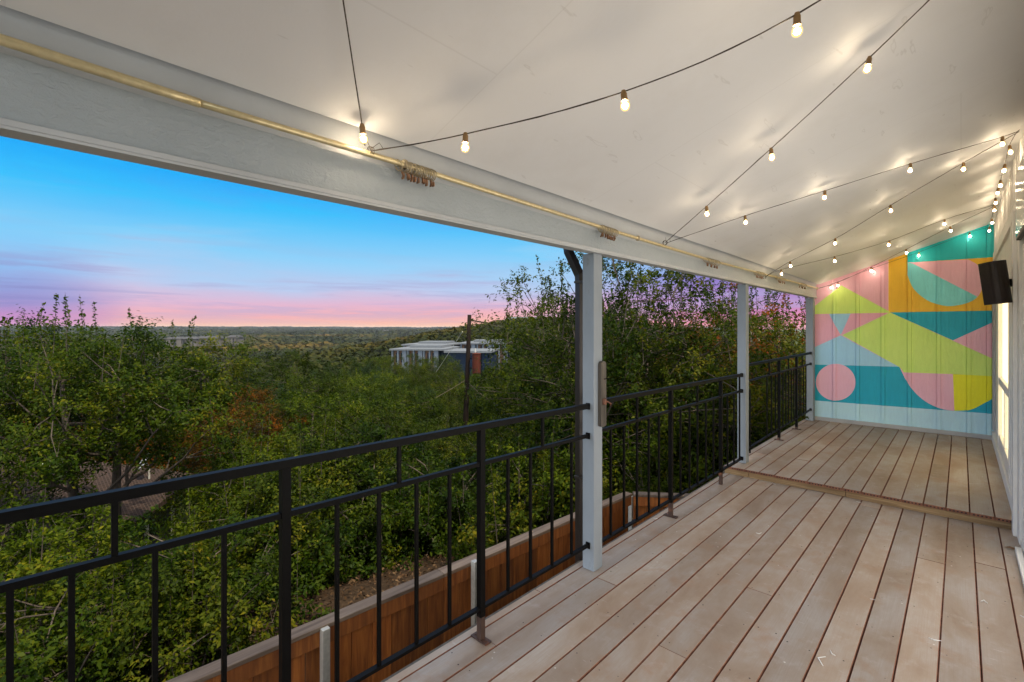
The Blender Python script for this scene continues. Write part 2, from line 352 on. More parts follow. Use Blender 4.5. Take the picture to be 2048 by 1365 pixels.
    c = mix(bf.outputs[0], c, BACK)
    l.new(c, bg.inputs['Color']); bg.inputs['Strength'].default_value = 1.0
ZEN = (.72, .74, .78); BACK = (2.1, 2.18, 2.25)
build_world()
sun = bpy.data.lights.new('sun', 'SUN'); sun.energy = 5.0; sun.angle = R(1); sun.color = (1, .88, .66)
so = bpy.data.objects.new('sun', sun); COL.objects.link(so)
sdir = Vector((.46, .10, .84)).normalized()       # towards the sun: over the house, behind the camera
so.rotation_euler = sdir.to_track_quat('Z', 'Y').to_euler(); so.location = (4, -4, 12)

cam = bpy.data.cameras.new('camera'); co = bpy.data.objects.new('camera', cam); COL.objects.link(co); scene.camera = co
cam.sensor_width = 36; cam.lens = FPX/2048*36; cam.shift_y = -(682.5-HY)/2048; cam.clip_start = .05; cam.clip_end = 20000
co.location = (0, 0, EYE); co.rotation_euler = (R(90), 0, YAW)
scene.view_settings.view_transform = 'Standard'; scene.view_settings.look = 'None'; scene.view_settings.exposure = EXPO; scene.view_settings.gamma = 1

# ------------------------------------------------------------------ deck
XE = -1.865; XW = .33; STEPY = 5.35; UZ = .082
deck = empty('deck', 'worn grey brown board deck with a low step up to its far half', 'deck', loc=(0, 0, 0))
def boards(name, lines, y0, y1, ztop, thick, joints, parent, open_front=False):
    mb = MB()
    for i in range(len(lines)-1):
        a, b = lines[i]+.0024, lines[i+1]-.0024
        a += random.uniform(-.0008, .0008); b += random.uniform(-.0008, .0008)
        js = sorted(j for k, j in joints if k == i); ys = [y0]+js+[y1]
        for q in range(len(ys)-1):
            p, r = ys[q]+(.0015 if q else 0), ys[q+1]-(.0015 if q < len(ys)-2 else 0)
            tint = random.random(); zt = ztop+random.uniform(-.0012, .0012); c = .0028
            # profile with eased edges, split along the length for slight waviness
            prof = [(a, zt-thick), (a, zt-c), (a+c, zt), (b-c, zt), (b, zt-c), (b, zt-thick)]
            vs = [(x, y, z) for y in (p, r) for x, z in prof]; n = len(prof)
            mb.add(vs, [(2, 3, n+3, n+2)], 0, tint)
            mb.add(vs, [(0, 1, n+1, n), (1, 2, n+2, n+1), (3, 4, n+4, n+3), (4, 5, n+5, n+4), (5, 0, n, n+5), tuple(range(n)), tuple(range(2*n-1, n-1, -1))], 1, tint)
    o = mb.build(name, [M['board'], M['core']], parent); return o
low = [XE, -1.8135] + [.068-.1447*k for k in range(12, -2, -1)] + [XW-.004]
low = sorted(set(round(x, 4) for x in low))
J = []
for px, py in ((1200, 1158), (1522, 1185), (1349, 1306), (1005, 1147), (1610, 1100), (1570, 1010), (1775, 1012), (1740, 880+135), (1850, 1119), (1950, 1125), (990, 1290)):
    p = onZ(px, py, 0)
    k = max([i for i in range(len(low)) if low[i] < p.x], default=0)
    J.append((k, p.y))
J += [(3, .2), (7, -.4), (11, .5)]
boards('deck_boards', low, -2.0, STEPY+.05, 0, .024, J, deck)
up = [XE, -1.80] + [.052-.1425*k for k in range(12, -2, -1)] + [XW-.004]
up = sorted(set(round(x, 4) for x in up))
if up[1]-up[0] < .03: up.pop(1)
J = []
for px, py in ((1450+165, 922), (1610, 885), (1700, 896), (1795, 895), (1880, 930), (1915, 992), (1950, 908), (1525, 907)):
    p = onZ(px, py, UZ); k = max([i for i in range(len(up)) if up[i] < p.x], default=0); J.append((k, p.y))
boards('upper_deck_boards', up, STEPY-.022, 9.0, UZ, .024, J, deck)
# the hollow cores of the upper boards show as a row of small holes
mb = MB()
for i in range(len(up)-1):
    a, b = up[i]+.012, up[i+1]-.012; nh = max(2, int((b-a)/.0215))
    for k in range(nh):
        x = a+(b-a)*(k+.5)/nh; mb.bbox(x-.0062, x+.0062, STEPY-.0235, STEPY-.0215, UZ-.0175, UZ-.0075, .0006)
o = mb.build('board_hollows', M['hole'], deck); tag(o, kind='stuff')
mb = MB()
cuts = [XE+.002, -1.62, -.78, XW-.006]
for a, b in zip(cuts, cuts[1:]):
    mb.bbox(a, b-.003, STEPY-.012, STEPY+.03, .001, UZ-.0262, .004, 0, random.random())
mb.build('step_riser', M['riser'], deck)
mb = MB(); mb.box(XE-.020, XE-.003, -2, 9.0, -.26, -.010); mb.box(XE-.018, XE-.003, STEPY, 9.0, -.0095, UZ-.012); mb.build('rim_board', M['weathered'], deck); mb = MB()
for y in np.arange(-1.8, 9, .41): mb.box(XE, XW, y, y+.04, -.24, -.026)
mb.build('joists', M['riser'], deck)
mb = MB()
for i in range(len(low)-1):
    a, b = low[i], low[i+1]
    if b-a < .08: continue
    for y in np.arange(-1.0, STEPY-.1, .41):
        for x in (a+.028, b-.03):
            if random.random() < .72:
                xx = x+random.uniform(-.006, .006); yy = y+random.uniform(-.02, .02); r = random.uniform(.0022, .0042)
                mb.add([(xx+r*math.cos(t), yy+r*math.sin(t), .0016) for t in np.linspace(0, 2*math.pi, 9)[:-1]], [tuple(range(8))])
for i in range(len(up)-1):
    a, b = up[i], up[i+1]
    for y in np.arange(STEPY+.2, 8.9, .41):
        for x in (a+.028, b-.03):
            if random.random() < .3:
                mb.add([(x+.003*math.cos(t), y+.003*math.sin(t), UZ+.0016) for t in np.linspace(0, 2*math.pi, 9)[:-1]], [tuple(range(8))])
o = mb.build('screw_holes', M['hole'], deck); tag(o, kind='stuff')
# support posts below
for y in (-1.5, 2.6, 6.0, 8.8):
    mb = MB(); mb.bbox(XE+.05, XE+.14, y, y+.09, -2.6, -.25); mb.build('support_post', M['riser'], deck)

# ------------------------------------------------------------------ roof over the deck
def creaseZ(y): return 2.329-.0075*y
def wallZ(y): return 2.97+.004*(9-y)
def ceilZ(x, y): a = creaseZ(y); b = wallZ(y); return a+(b-a)*(x+1.70)/2.03
roof = empty('porch_roof', 'pale sloping porch ceiling and its long rough painted beam', 'porch roof')
mb = MB(); ys = np.linspace(-1.0, 9.3, 24); n = len(ys)
xs = np.linspace(-1.672, .45, 8)
vs = [(x, y, ceilZ(x, y)+.0015*math.sin(x*9+y*2.1)) for y in ys for x in xs]; m_ = len(xs)
mb.add(vs, [(j*m_+i, (j+1)*m_+i, (j+1)*m_+i+1, j*m_+i+1) for j in range(n-1) for i in range(m_-1)])
mb.build('ceiling', M['ceiling'], roof, smooth=True)
mb = MB()   # roof deck over the ceiling, out past the beam and up to the ridge behind
def zr(x): return 2.50+(x+2.0)*.33
for (xa, xb) in ((-2.0, 5.5),):
    vs = [(xa, -1.1, zr(xa)), (xb, -1.1, zr(xb)+.1), (xb, 9.6, zr(xb)+.1), (xa, 9.6, zr(xa)), (xa, -1.1, zr(xa)+.12), (xb, -1.1, zr(xb)+.22), (xb, 9.6, zr(xb)+.22), (xa, 9.6, zr(xa)+.12)]
    mb.add(vs, [(0, 3, 2, 1), (4, 5, 6, 7), (0, 1, 5, 4), (1, 2, 6, 5), (2, 3, 7, 6), (3, 0, 4, 7)])
mb.build('roof_deck', M['roofgrey'], roof)
def beam_box(name, xi, xo, za, zb, mat, c=.002, parent=roof, bump=0):   # za/zb: functions of y
    mb = MB(); ys = np.linspace(-1.0, 8.985, 30)
    vs = []
    for y in ys: vs += [(xi, y, za(y)), (xi, y, zb(y)), (xo, y, zb(y)), (xo, y, za(y))]
    fs = []
    for j in range(len(ys)-1):
        b = j*4
        for k in range(4): fs.append((b+k, b+(k+1) % 4, b+4+(k+1) % 4, b+4+k))
    fs += [(0, 3, 2, 1), ((len(ys)-1)*4, (len(ys)-1)*4+1, (len(ys)-1)*4+2, (len(ys)-1)*4+3)]
    mb.add(vs, fs); return mb.build(name, mat, parent)
rodpx = [(0, 79), (400, 207), (830, 336), (1215, 459), (1424, 522), (1560, 557), (1634, 577)]
XR = -1.655
rodpts = [onX(a, b, XR) for a, b in rodpx]
rodpts = [Vector((XR, -.95, rodpts[0].z+.008))] + rodpts
def rodZ(y):
    return float(np.interp(y, [p.y for p in rodpts], [p.z for p in rodpts]))
beam_box('beam', -1.700, -1.752, lambda y: 2.0575, lambda y: rodZ(y)-.012, M['beam'])
beam_box('top_board', -1.7025, -1.752, lambda y: rodZ(y)-.0115, lambda y: creaseZ(y)+.05, M['trim'])
beam_box('bottom_trim', -1.690, -1.762, lambda y: 2.049, lambda y: 2.057, M['trim'])
mb = MB(); mb.bbox(-1.700, -1.6885, -1.0, 8.98, 2.0575, 2.074, .002); mb.build('beam_lip', M['trim'], roof)
gut = empty('gutter', 'dark bronze gutter with a downspout beside the nearest white post', 'gutter')
mb = MB(); mb.bbox(-2.06, -1.95, -1.05, 9.2, 2.16, 2.27, .006); mb.bar((-1.95, 1, 2.2), (-1.84, 1, 2.2), .03); mb.bar((-1.95, 5, 2.2), (-1.84, 5, 2.2), .03)
mb.build('trough', M['bronze'], gut)
def rectpath(mb, pts, w, h):
    pts = [Vector(p) for p in pts]; vs = []
    for i, p in enumerate(pts):
        d = (pts[min(i+1, len(pts)-1)]-pts[max(i-1, 0)]).normalized()
        yv = Vector((.35, 1, 0)).normalized(); sx = d.cross(yv).normalized(); sy = d.cross(sx).normalized()
        vs += [p+sx*a*w/2+sy*b*h/2 for a, b in ((-1, -1), (-.6, -1.12), (.6, -1.12), (1, -1), (1, 1), (-1, 1))]
    fs = [(i*6+k, i*6+(k+1) % 6, (i+1)*6+(k+1) % 6, (i+1)*6+k) for i in range(len(pts)-1) for k in range(6)]
    mb.add(vs, fs)
mb = MB(); q = onX(1160, 560, -1.90)
rectpath(mb, [(-2.0, q.y-.01, 2.17), (-1.99, q.y-.01, 2.10), (-1.905, q.y, 1.93), (-1.90, q.y, 1.87), (-1.90, q.y, .3), (-1.90, q.y, -2.2)], .052, .045)
mb.build('downspout', M['bronze'], gut)
for z in (1.88, .55):
    mb = MB(); mb.bbox(-1.93, -1.80, q.y-.030, q.y+.030, z-.008, z+.008, .002); mb.build('strap', M['bronze'], gut)

# ------------------------------------------------------------------ posts
def post(x0, x1, y0, y1, z0, label):
    t = empty('porch_post', label, 'post', 'white posts holding the porch beam', ((x0+x1)/2, (y0+y1)/2, z0))
    mb = MB(); mb.bbox(x0, x1, y0, y1, z0+.001, 2.0485, .004); rel(mb, t.location).build('shaft', M['post'], t)
    return t
P1 = post(-1.803, -1.715, 2.590, 2.690, 0, 'nearest white post, with a grey wooden board screwed to its side')
P2 = post(-1.805, -1.715, 5.56, 5.66, UZ, 'middle white post on the raised deck just beyond the step')
P3 = post(-1.825, -1.722, 8.86, 8.985, UZ, 'farthest white post standing against the mural wall')
lb = empty('latch_board', 'grey weathered board with rounded ends and a metal hook on the nearest post', 'latch board', loc=(-1.70, 2.64, 1.15))
mb = MB(); z0, z1 = 0.925, 1.355; yc = 2.668; w = .030
prof = []
for t in np.linspace(0, math.pi, 9): prof.append((yc+w*math.cos(t), z1-w+w*math.sin(t)*.9))
for t in np.linspace(math.pi, 2*math.pi, 9): prof.append((yc+w*math.cos(t), z0+w*.35+w*.35*math.sin(t)))
k = len(prof); vs = [(-1.7145, a, b) for a, b in prof]+[(-1.690, a, b) for a, b in prof]
mb.add(vs, [tuple(range(k)), tuple(range(2*k-1, k-1, -1))]+[(i, (i+1) % k, k+(i+1) % k, k+i) for i in range(k)])
rel(mb, lb.location).build('board', M['weathered'], lb)
mb = MB(); mb.tube([(-1.690, yc, 1.09), (-1.665, yc+.01, 1.09), (-1.655, yc+.03, 1.075), (-1.66, yc+.03, 1.06)], .005); mb.lathe((-1.688, yc, 1.09), [(.016, -.02), (.018, 0), (.014, .02)], 10)
rel(mb, lb.location).build('hook', M['iron_rust'], lb, smooth=True)
mb = MB(); mb.tube([(-1.690, yc, 1.235), (-1.66, yc+.02, 1.24)], .003); rel(mb, lb.location).build('nail', M['iron'], lb)

# ------------------------------------------------------------------ railings
XRL = -1.757
def ypx(px): 
    d = ray(px, 600); return XRL/d.x*d.y
def railing(label, y0, y1, ztop, zmid, zbot, thick, shorts, bal, zfloor, feet, brackets, cont=()):
    t = empty('railing', label, 'railing', 'black iron railings between the posts', (XRL, y0, zfloor))
    L_ = t.location
    f = lambda z, y: z[0]+(z[1]-z[0])*(y-y0)/(y1-y0)
    for nm, z, w, h in (('top_rail', ztop, .030, .030), ('middle_rail', zmid, .022, .020), ('bottom_rail', zbot, .026, .014)):
        mb = MB(); mb.bar((XRL, y0, z[0]), (XRL, y1, z[1]), w, h); rel(mb, L_).build(nm, M['iron'], t)
    for px, foot in zip(thick, feet):
        y = ypx(px); mb = MB(); mb.box(XRL-.0155, XRL+.0155, y-.0155, y+.0155, .12, f(ztop, y)-.0155); rel(mb, L_).build('newel', M['iron'], t)
        mb = MB(); zf = zfloor if foot else zfloor-.1
        mb.box(XRL-.0150, XRL+.0150, y-.0150, y+.0150, zf+.001, .1195)
        if foot: mb.box(XRL-.055, XRL+.055, y-.020, y+.020, zf+.002, zf+.010); mb.lathe((XRL+.04, y, zf+.010), [(.006, 0), (.006, .004), (.0, .004)], 8); mb.lathe((XRL-.04, y, zf+.010), [(.006, 0), (.006, .004), (.0, .004)], 8)
        rel(mb, L_).build('foot', M['iron_rust'], t)
    for px in shorts:
        y = ypx(px); mb = MB(); mb.box(XRL-.0075, XRL+.0075, y-.0075, y+.0075, f(zmid, y)+.009, f(ztop, y)-.014); rel(mb, L_).build('short_upright', M['iron'], t)
    for px in bal:
        y = ypx(px) if px > 5 else -px
        mb = MB(); mb.box(XRL-.0070, XRL+.0070, y-.0070, y+.0070, f(zbot, y)+.005, f(zmid, y)-.009); rel(mb, L_).build('baluster', M['iron'], t)
    for (yb, side) in brackets:
        for z in (ztop, zmid, zbot):
            zz = f(z, yb); mb = MB(); mb.bbox(XRL-.016, XRL+.016, yb-.010 if side < 0 else yb, yb if side < 0 else yb+.010, zz-.022, zz+.020, .004)
            mb.tube([(XRL, yb+side*.002, zz), (XRL, yb+side*.02, zz), (XRL, yb+side*.045, zz-.002)], .012, 8)
            rel(mb, L_).build('bracket', M['galv'] if False else M['iron'], t)
railing('long near stretch of black iron railing left of the nearest post', -2.0, 2.575, (1.112, 1.062), (.945, .871), (.163, .163),
        [570, 962], [229, 798, 1085], [-.35*0-.0001] and [20, 143, 310, 448, 674, 758, 833, 899, 1016, 1061, 1104, 1143], 0, [True, True], [(2.589, -1)])
railing('middle stretch of black iron railing between the nearest and middle posts', 2.691, 5.545, (1.074, 1.052), (.882, .877), (.139, .135),
        [1341.5, 1441.5], [1274, 1395, 1479], [1221.5, 1248, 1274, 1297.5, 1318, 1361, 1379, 1395, 1412, 1427, 1455, 1468, 1479, 1490, 1500], 0, [True, False], [(5.559, -1)])
railing('far stretch of black iron railing between the middle post and the mural', 5.661, 8.845, (1.147, 1.168), (.965, .995), (.205, .262),
        [1558, 1593], [1538.5, 1577, 1604.6], [1534, 1543, 1551, 1566, 1572, 1577, 1583, 1588, 1598.5, 1602, 1607, 1612], UZ, [True, True], [(8.859, -1)])

# ------------------------------------------------------------------ mural wall (geometry cut along the painted edges)
c5 = lambda x, y: (1600+x/2.844, 420+y/2.844)
MY = 9.0
def mw(x, y): p = onY(*c5(x, y), MY); return (p.x, p.z)
def poly(pts): return [mw(*p) for p in pts]
C = dict(pink=lin((226, 166, 184)), pinkd=lin((216, 156, 174)), lime=lin((188, 220, 110)), teal=lin((0, 150, 176)), teal2=lin((0, 165, 172)), orange=lin((232, 170, 40)),
         sky=lin((148, 192, 226)), pale=lin((164, 200, 238)), yellow=lin((230, 214, 20)), aqua=lin((118, 202, 212)))
C = {k: tuple(min(x*1.35, .95) for x in v) for k, v in C.items()}
XL, XRt = -1.725, .318
big = [(XL-.1, 0), (XRt+.1, 0), (XRt+.1, 4), (XL-.1, 4)]
ell = lambda cx, cy, rx, ry, n=44: [(cx+rx*math.cos(2*math.pi*k/n), cy+ry*math.sin(2*math.pi*k/n)) for k in range(n)]
def arc(pts, n=6):   # Catmull-Rom through the points
    out = []
    for i in range(len(pts)-1):
        p0 = pts[max(i-1, 0)]; p1 = pts[i]; p2 = pts[i+1]; p3 = pts[min(i+2, len(pts)-1)]
        for k in range(n):
            t = k/n; out.append(tuple(.5*((2*p1[j])+(-p0[j]+p2[j])*t+(2*p0[j]-5*p1[j]+4*p2[j]-p3[j])*t*t+(-p0[j]+3*p1[j]-3*p2[j]+p3[j])*t**3) for j in (0, 1)))
    return out+[pts[-1]]
D_shape = [(612, 300), (612, 372)]+arc([(612, 372), (640, 440), (690, 492), (750, 527), (830, 547), (900, 543), (965, 525), (1010, 495), (1035, 450), (1042, 400), (1033, 350), (1005, 310), (955, 283)])
half = arc([(565, 890), (605, 970), (650, 1035), (710, 1088), (775, 1122), (840, 1140), (905, 1143), (975, 1136), (1040, 1105), (1120, 1060)])
shapes = [
 (big, 'pink'),
 (poly([(612, 301), (1130, 268), (1130, -100), (612, -100)]), 'teal2'),
 (poly([(503, 590), (503, -100), (612, -100), (612, 301), (1130, 268), (1130, 573), (612, 583)]), 'orange'),
 (poly(D_shape), 'pink'),
 (poly([(612, 300), (640, 305), (1010, 495)]+[p for p in D_shape[2:] if p[1] > 495 or p[0] < 700][::-1]+[(612, 372)]), 'aqua'),
 (poly([(235, 430), (512, 580), (500, 588), (60, 594), (60, 566)]), 'lime'),
 (poly([(60, 594), (500, 586), (235, 713), (60, 790)]), 'pinkd'),
 (poly([(165, 593), (287, 591), (232, 713)]), 'sky'),
 (poly([(60, 792), (232, 714), (562, 893), (60, 880)]), 'sky'),
 (poly([(512, 584), (1130, 573), (1130, 625), (870, 743)]), 'teal'),
 (poly([(1130, 625), (870, 743), (1130, 862)]), 'pink'),
 (poly([(512, 584), (1130, 862), (1130, 948), (870, 935), (590, 925), (562, 893), (240, 713)]), 'lime'),
 (poly([(60, 880), (565, 893), (600, 965), (1130, 1000), (1130, 1163), (60, 1083)]), 'teal'),
 (poly(half+[(1130, 948), (870, 935), (590, 925)]), 'pink'),
 (poly([(870, 935), (1130, 948)]+[p for p in half[::-1] if p[0] > 880]+[(878, 1143)]), 'yellow'),
 (poly(ell(203, 981, 113, 105)), 'pink'),
 (poly([(60, 1083), (1130, 1163), (1130, 1400), (60, 1400)]), 'pale'),
]
def inside(p, pl):
    x, y = p; c = False; j = len(pl)-1
    for i in range(len(pl)):
        xi, yi = pl[i]; xj, yj = pl[j]
        if (yi > y) != (yj > y) and x < (xj-xi)*(y-yi)/(yj-yi+1e-12)+xi: c = not c
        j = i
    return c
bx_ = [onY(c5(x, 700)[0], 600, MY).x for x in (187, 320, 463, 612, 778, 948, 1062)]
bm = bmesh.new()
prof = [(XL, 0)]
for x in bx_:
    prof += [(x-.0062, 0), (x-.006, .014), (x-.0005, .014), (x, -.016), (x+.042, -.016), (x+.0425, 0)]
prof += [(XRt, 0)]
zb, zt = UZ+.06, 3.3
rows = [[bm.verts.new((x, MY+d, z)) for x, d in prof] for z in (zb, zt)]
for i in range(len(prof)-1): bm.faces.new((rows[0][i], rows[0][i+1], rows[1][i+1], rows[1][i]))
def cut(p, q, local=True):
    d = Vector((q[0]-p[0], 0, q[1]-p[1]))
    if d.length < 1e-5: return
    nrm = Vector((-d.z, 0, d.x)).normalized()
    x0, x1 = min(p[0], q[0])-1e-4, max(p[0], q[0])+1e-4; z0, z1 = min(p[1], q[1])-1e-4, max(p[1], q[1])+1e-4
    sel = []
    for f in bm.faces:
        xs_ = [v.co.x for v in f.verts]; zs_ = [v.co.z for v in f.verts]
        if max(xs_) < x0 or min(xs_) > x1 or max(zs_) < z0 or min(zs_) > z1: continue
        sel.append(f)
    geom = set(sel)
    for f in sel: geom.update(f.edges); geom.update(f.verts)
    bmesh.ops.bisect_plane(bm, geom=list(geom), plane_co=(p[0], 0, p[1]), plane_no=nrm, dist=1e-6)
cut((XL-.2, ceilZ(XL-.2, 9)+.01), (XRt+.2, ceilZ(XRt+.2, 9)+.01))
bmesh.ops.delete(bm, geom=[f for f in bm.faces if f.calc_center_median().z > ceilZ(f.calc_center_median().x, 9)+.012], context='FACES')
for pl, _ in shapes[1:]:
    for i in range(len(pl)): cut(pl[i], pl[(i+1) % len(pl)])
keys = list(C); me = bpy.data.meshes.new('painted_panel')
def mural_mat(k):
    s = NT('mural_'+k); v = s.coord((1, 1, .12)); g = s.noise(v, 45, 6, .65, .8); b = s.noise(s.coord((1, 1, 1)), 1.5, 4)
    c = C[k]; s.base(s.mix(s.ramp(g, [(.35, (.35, .35, .35)), (.55, (0, 0, 0))]), s.ramp(b, [(.3, tuple(x*.92 for x in c)), (.7, tuple(min(x*1.05, .9) for x in c))]), tuple(x*.82 for x in c)))
    s.rough(.5); s.bump(g, .6, .006); return s.m
for k in keys: me.materials.append(mural_mat(k))
for f in bm.faces:
    cc = f.calc_center_median(); p = (cc.x, cc.z); mk = 'pink'
    for pl, k in shapes:
        if inside(p, pl): mk = k
    f.material_index = keys.index(mk)
    if f.normal.y > 0: f.normal_flip()
bm.to_mesh(me); bm.free()
mural = empty('mural_wall', 'end wall painted with a pastel mural of triangles, circles and bands', 'mural wall')
o = bpy.data.objects.new('painted_panel', me); COL.objects.link(o); o.parent = mural
mb = MB(); mb.bbox(XL, XRt, 8.976, 9.02, UZ+.002, UZ+.0595, .004); mb.build('baseboard', M['gtrim'], mural)
mb = MB(); vs = [(XL-.1, 9.02, -2.4), (XRt+.02, 9.02, -2.4), (XRt+.02, 9.02, ceilZ(XRt, 9)), (XL-.1, 9.02, ceilZ(XL, 9)),
                 (XL-.1, 9.14, -2.4), (XRt+.02, 9.14, -2.4), (XRt+.02, 9.14, ceilZ(XRt, 9)), (XL-.1, 9.14, ceilZ(XL, 9))]
mb.add(vs, [(0, 1, 2, 3), (7, 6, 5, 4), (0, 4, 5, 1), (1, 5, 6, 2), (2, 6, 7, 3), (3, 7, 4, 0)]); mb.build('backing', M['siding'], mural)

# ------------------------------------------------------------------ house wall on the right
house = empty('house', 'white sided house wall with tall warmly lit glazed doors along the right edge', 'house')
XH = .33
mb = MB()
segs = [(-2.3, 1.0), (1.0, 5.98), (7.80, 9.0)]
mb.box(XH, XH+.12, -1.0, 5.98, -2.4, 3.2); mb.box(XH, XH+.12, 7.80, 9.0, -2.4, 3.2); mb.box(XH, XH+.12, 5.98, 7.80, 2.12, 3.2); mb.box(XH, XH+.12, 5.98, 7.80, -2.4, .30)
mb.box(XH+.13, 5.2, -.95, 9.1, -2.4, 3.0)
for y in np.arange(-.9, 8.9, .203):
    mb.box(XH-.010, XH-.0005, y, y+.045, 2.56, wallZ(y)-.001)
for y in (5.35, 5.5, 5.66, 5.82): mb.box(XH-.007, XH-.0005, y, y+.06, UZ+.12, 2.44)
mb.build('siding', M['siding'], house)
mb = MB(); mb.bbox(XH-.022, XH-.001, -.95, 8.97, 2.45, 2.555, .003); mb.build('band_board', M['white'], house)
mb = MB(); mb.bbox(XH-.030, XH-.001, 8.86, 8.974, UZ+.15, 2.448, .003); mb.build('corner_board', M['gtrim'], house)
mb = MB(); mb.bbox(XH-.034, XH-.001, 5.345, 8.974, UZ+.002, UZ+.12, .004); mb.build('base_board', M['white'], house)
mb = MB(); mb.bbox(XH-.045, XH-.001, 5.20, 5.335, .002, 2.45, .004); mb.bbox(XH-.024, XH-.001, 5.02, 5.195, .002, 2.448, .003); mb.build('door_jamb', M['white'], house)
dr = MB()
for a, b, c_, d in ((5.98, 6.09, UZ+.13, 2.12), (7.70, 7.80, UZ+.13, 2.12)): dr.bbox(XH-.026, XH+.05, a, b, c_, d, .004)
for c_, d in ((UZ+.13, .36), (.93, 1.01), (2.04, 2.12)): dr.bbox(XH-.018, XH+.05, 6.092, 7.698, c_, d, .004)
dr.bbox(XH-.016, XH+.05, 6.85, 6.93, .362, .928, .004)
gd = dr.build('glazed_door', M['white'], house)
mb = MB(); mb.box(XH+.010, XH+.018, 6.095, 7.695, .362, .928); mb.box(XH+.0105, XH+.018, 6.095, 7.695, 1.012, 2.038); mb.build('lit_pane', M['glass_lit'], gd)
mb = MB(); mb.bbox(XH-.055, XH-.022, 1.2, 4.86, .003, .035, .004); mb.bbox(XH-.018, XH-.002, 1.2, 5.0, .003, .055, .003); mb.build('threshold', M['white'], house)
mb = MB(); mb.box(XH-.006, XH-.0045, 1.0, 2.80, .10, 2.05); mb.box(XH-.006, XH-.0045, 2.90, 4.72, .10, 2.05); mb.build('sliding_door_fill_pane', M['door_fill_glow'], house)  # panes out of view; their glow is added to brighten deck and ceiling
mb = MB()
for a, b, c_, d in ((.9, 1.0, .06, 2.14), (2.80, 2.90, .06, 2.14), (4.72, 4.82, .06, 2.14)): mb.bbox(XH-.020, XH-.001, a, b, c_, d, .003)
for c_, d in ((.056, .099), (2.051, 2.14)): mb.bbox(XH-.016, XH-.002, 1.0, 4.72, c_, d, .003)
mb.build('sliding_door_frame', M['white'], house)
mb = MB(); mb.bbox(XH-.030, XH-.001, 5.70, 5.78, UZ+.13, 2.44, .003); mb.build('casing', M['white'], house)
# wall panel at the very edge
t = empty('wall_panel', 'slim dark bluish panel high on the wall at the right edge of the photo', 'wall panel', loc=(XH-.04, 4.6, 2.35))
mb = MB(); mb.bbox(XH-.040, XH-.012, 4.25, 5.02, 2.20, 2.68, .005); rel(mb, t.location).build('casing', M['speaker'], t)
mb = MB(); mb.box(XH-.0425, XH-.0405, 4.27, 5.00, 2.22, 2.66); rel(mb, t.location).build('face', M['panelglass'], t)

# speaker on the wall
sp = empty('wall_speaker', 'dark brown outdoor speaker tilted on a short wall bracket in front of the mural', 'speaker', loc=(XH, 5.32, 1.90))
mx = Matrix.Translation((.199, 5.22, 1.915)) @ Matrix.Rotation(R(40), 4, 'Z') @ Matrix.Rotation(R(-5.5), 4, 'Y') @ Matrix.Rotation(R(-3), 4, 'X')
mb = MB(); n = 10; w = .060; h = .163; dp = .070; prof = []
for k in range(n+1):
    t_ = k/n*math.pi; prof.append((-w*math.cos(t_), -.02-.045*math.sin(t_)**.8 if 0 < k < n else -.02))
prof += [(w*.88, dp), (-w*.88, dp)]
k = len(prof); vs = [mx @ Vector((a, b, z)) for z in (-h, h) for a, b in prof]
mb.add(vs, [tuple(range(k))[::-1], tuple(range(k, 2*k))]+[(i, (i+1) % k, k+(i+1) % k, k+i) for i in range(k)]); rel(mb, sp.location).build('cabinet', M['speaker'], sp)
mb = MB(); mb.bbox(.215, .30, 5.29, 5.33, 1.885, 1.945, .004); rel(mb, sp.location).build('bracket_arm', M['iron'], sp)
mb = MB(); mb.bbox(.296, .3255, 5.27, 5.35, 1.85, 1.98, .004); mb.tube([(.27, 5.28, 1.915), (.27, 5.34, 1.915)], .02, 10); rel(mb, sp.location).build('wall_plate', M['iron'], sp)

# ------------------------------------------------------------------ curtain rod and rings
rod = empty('curtain_rod', 'long brass curtain rod running under the ceiling along the beam', 'curtain rod', loc=(XR, 0, 2.25))
pts = []
for i in range(len(rodpts)-1):
    for k in range(5): pts.append(rodpts[i].lerp(rodpts[i+1], k/5))
pts.append(rodpts[-1])
mb = MB(); mb.tube(pts[:11], .0135, 14); rel(mb, rod.location).build('outer_tube', M['brass'], rod, smooth=True)
mb = MB(); mb.tube(pts[10:], .0112, 14); rel(mb, rod.location).build('inner_tube', M['brass'], rod, smooth=True)
for y in (1.12, 3.05, 6.5, 8.8):
    mb = MB(); z = rodZ(y); mb.bar((XR, y, z), (-1.70, y, z+.01), .012, .012); mb.lathe((XR, y, z-.016), [(.010, 0), (.016, .006), (.016, .028), (.010, .034)], 10); rel(mb, rod.location).build('bracket', M['brass_dull'], rod)
def make_ring():
    t = empty('curtain_ring', '', 'curtain ring'); mb = MB()
    r = .0225; mb.tube([(r*math.cos(a), 0, r*math.sin(a)) for a in np.linspace(0, 2*math.pi, 23)], .0023, 6, cap=False)
    mb.build('hoop', M['brass_dull'], t, smooth=True)
    mb = MB(); mb.tube([(0, 0, -r), (0, 0, -r-.009)], .0012, 6); mb.tube([(0, -.003, -r-.009), (0, .003, -r-.009)], .004, 8); mb.bbox(-.0045, .0045, -.0035, .0035, -r-.026, -r-.010, .0012); mb.bbox(-.006, .006, -.0045, -.0037, -r-.029, -r-.021, .0004)
    mb.build('clip', M['copper'], t)
    return t
ring0 = make_ring(); first = True
clusters = [(802, 868, 19, 'largest bunch of brass curtain rings, nearest on the rod'), (1200, 1232, 13, 'second bunch of brass curtain rings, left of the nearest string tie above the first post'),
            (1411, 1437, 10, 'third bunch of brass curtain rings, midway between near and middle posts'), (1511, 1527, 8, 'fourth bunch of brass rings, where two light strings meet the rod by the middle post'),
            (1554, 1569, 7, 'fifth bunch of brass rings, just past the middle post'), (1599, 1611, 6, 'last bunch of brass rings, near the mural')]
rn = 0
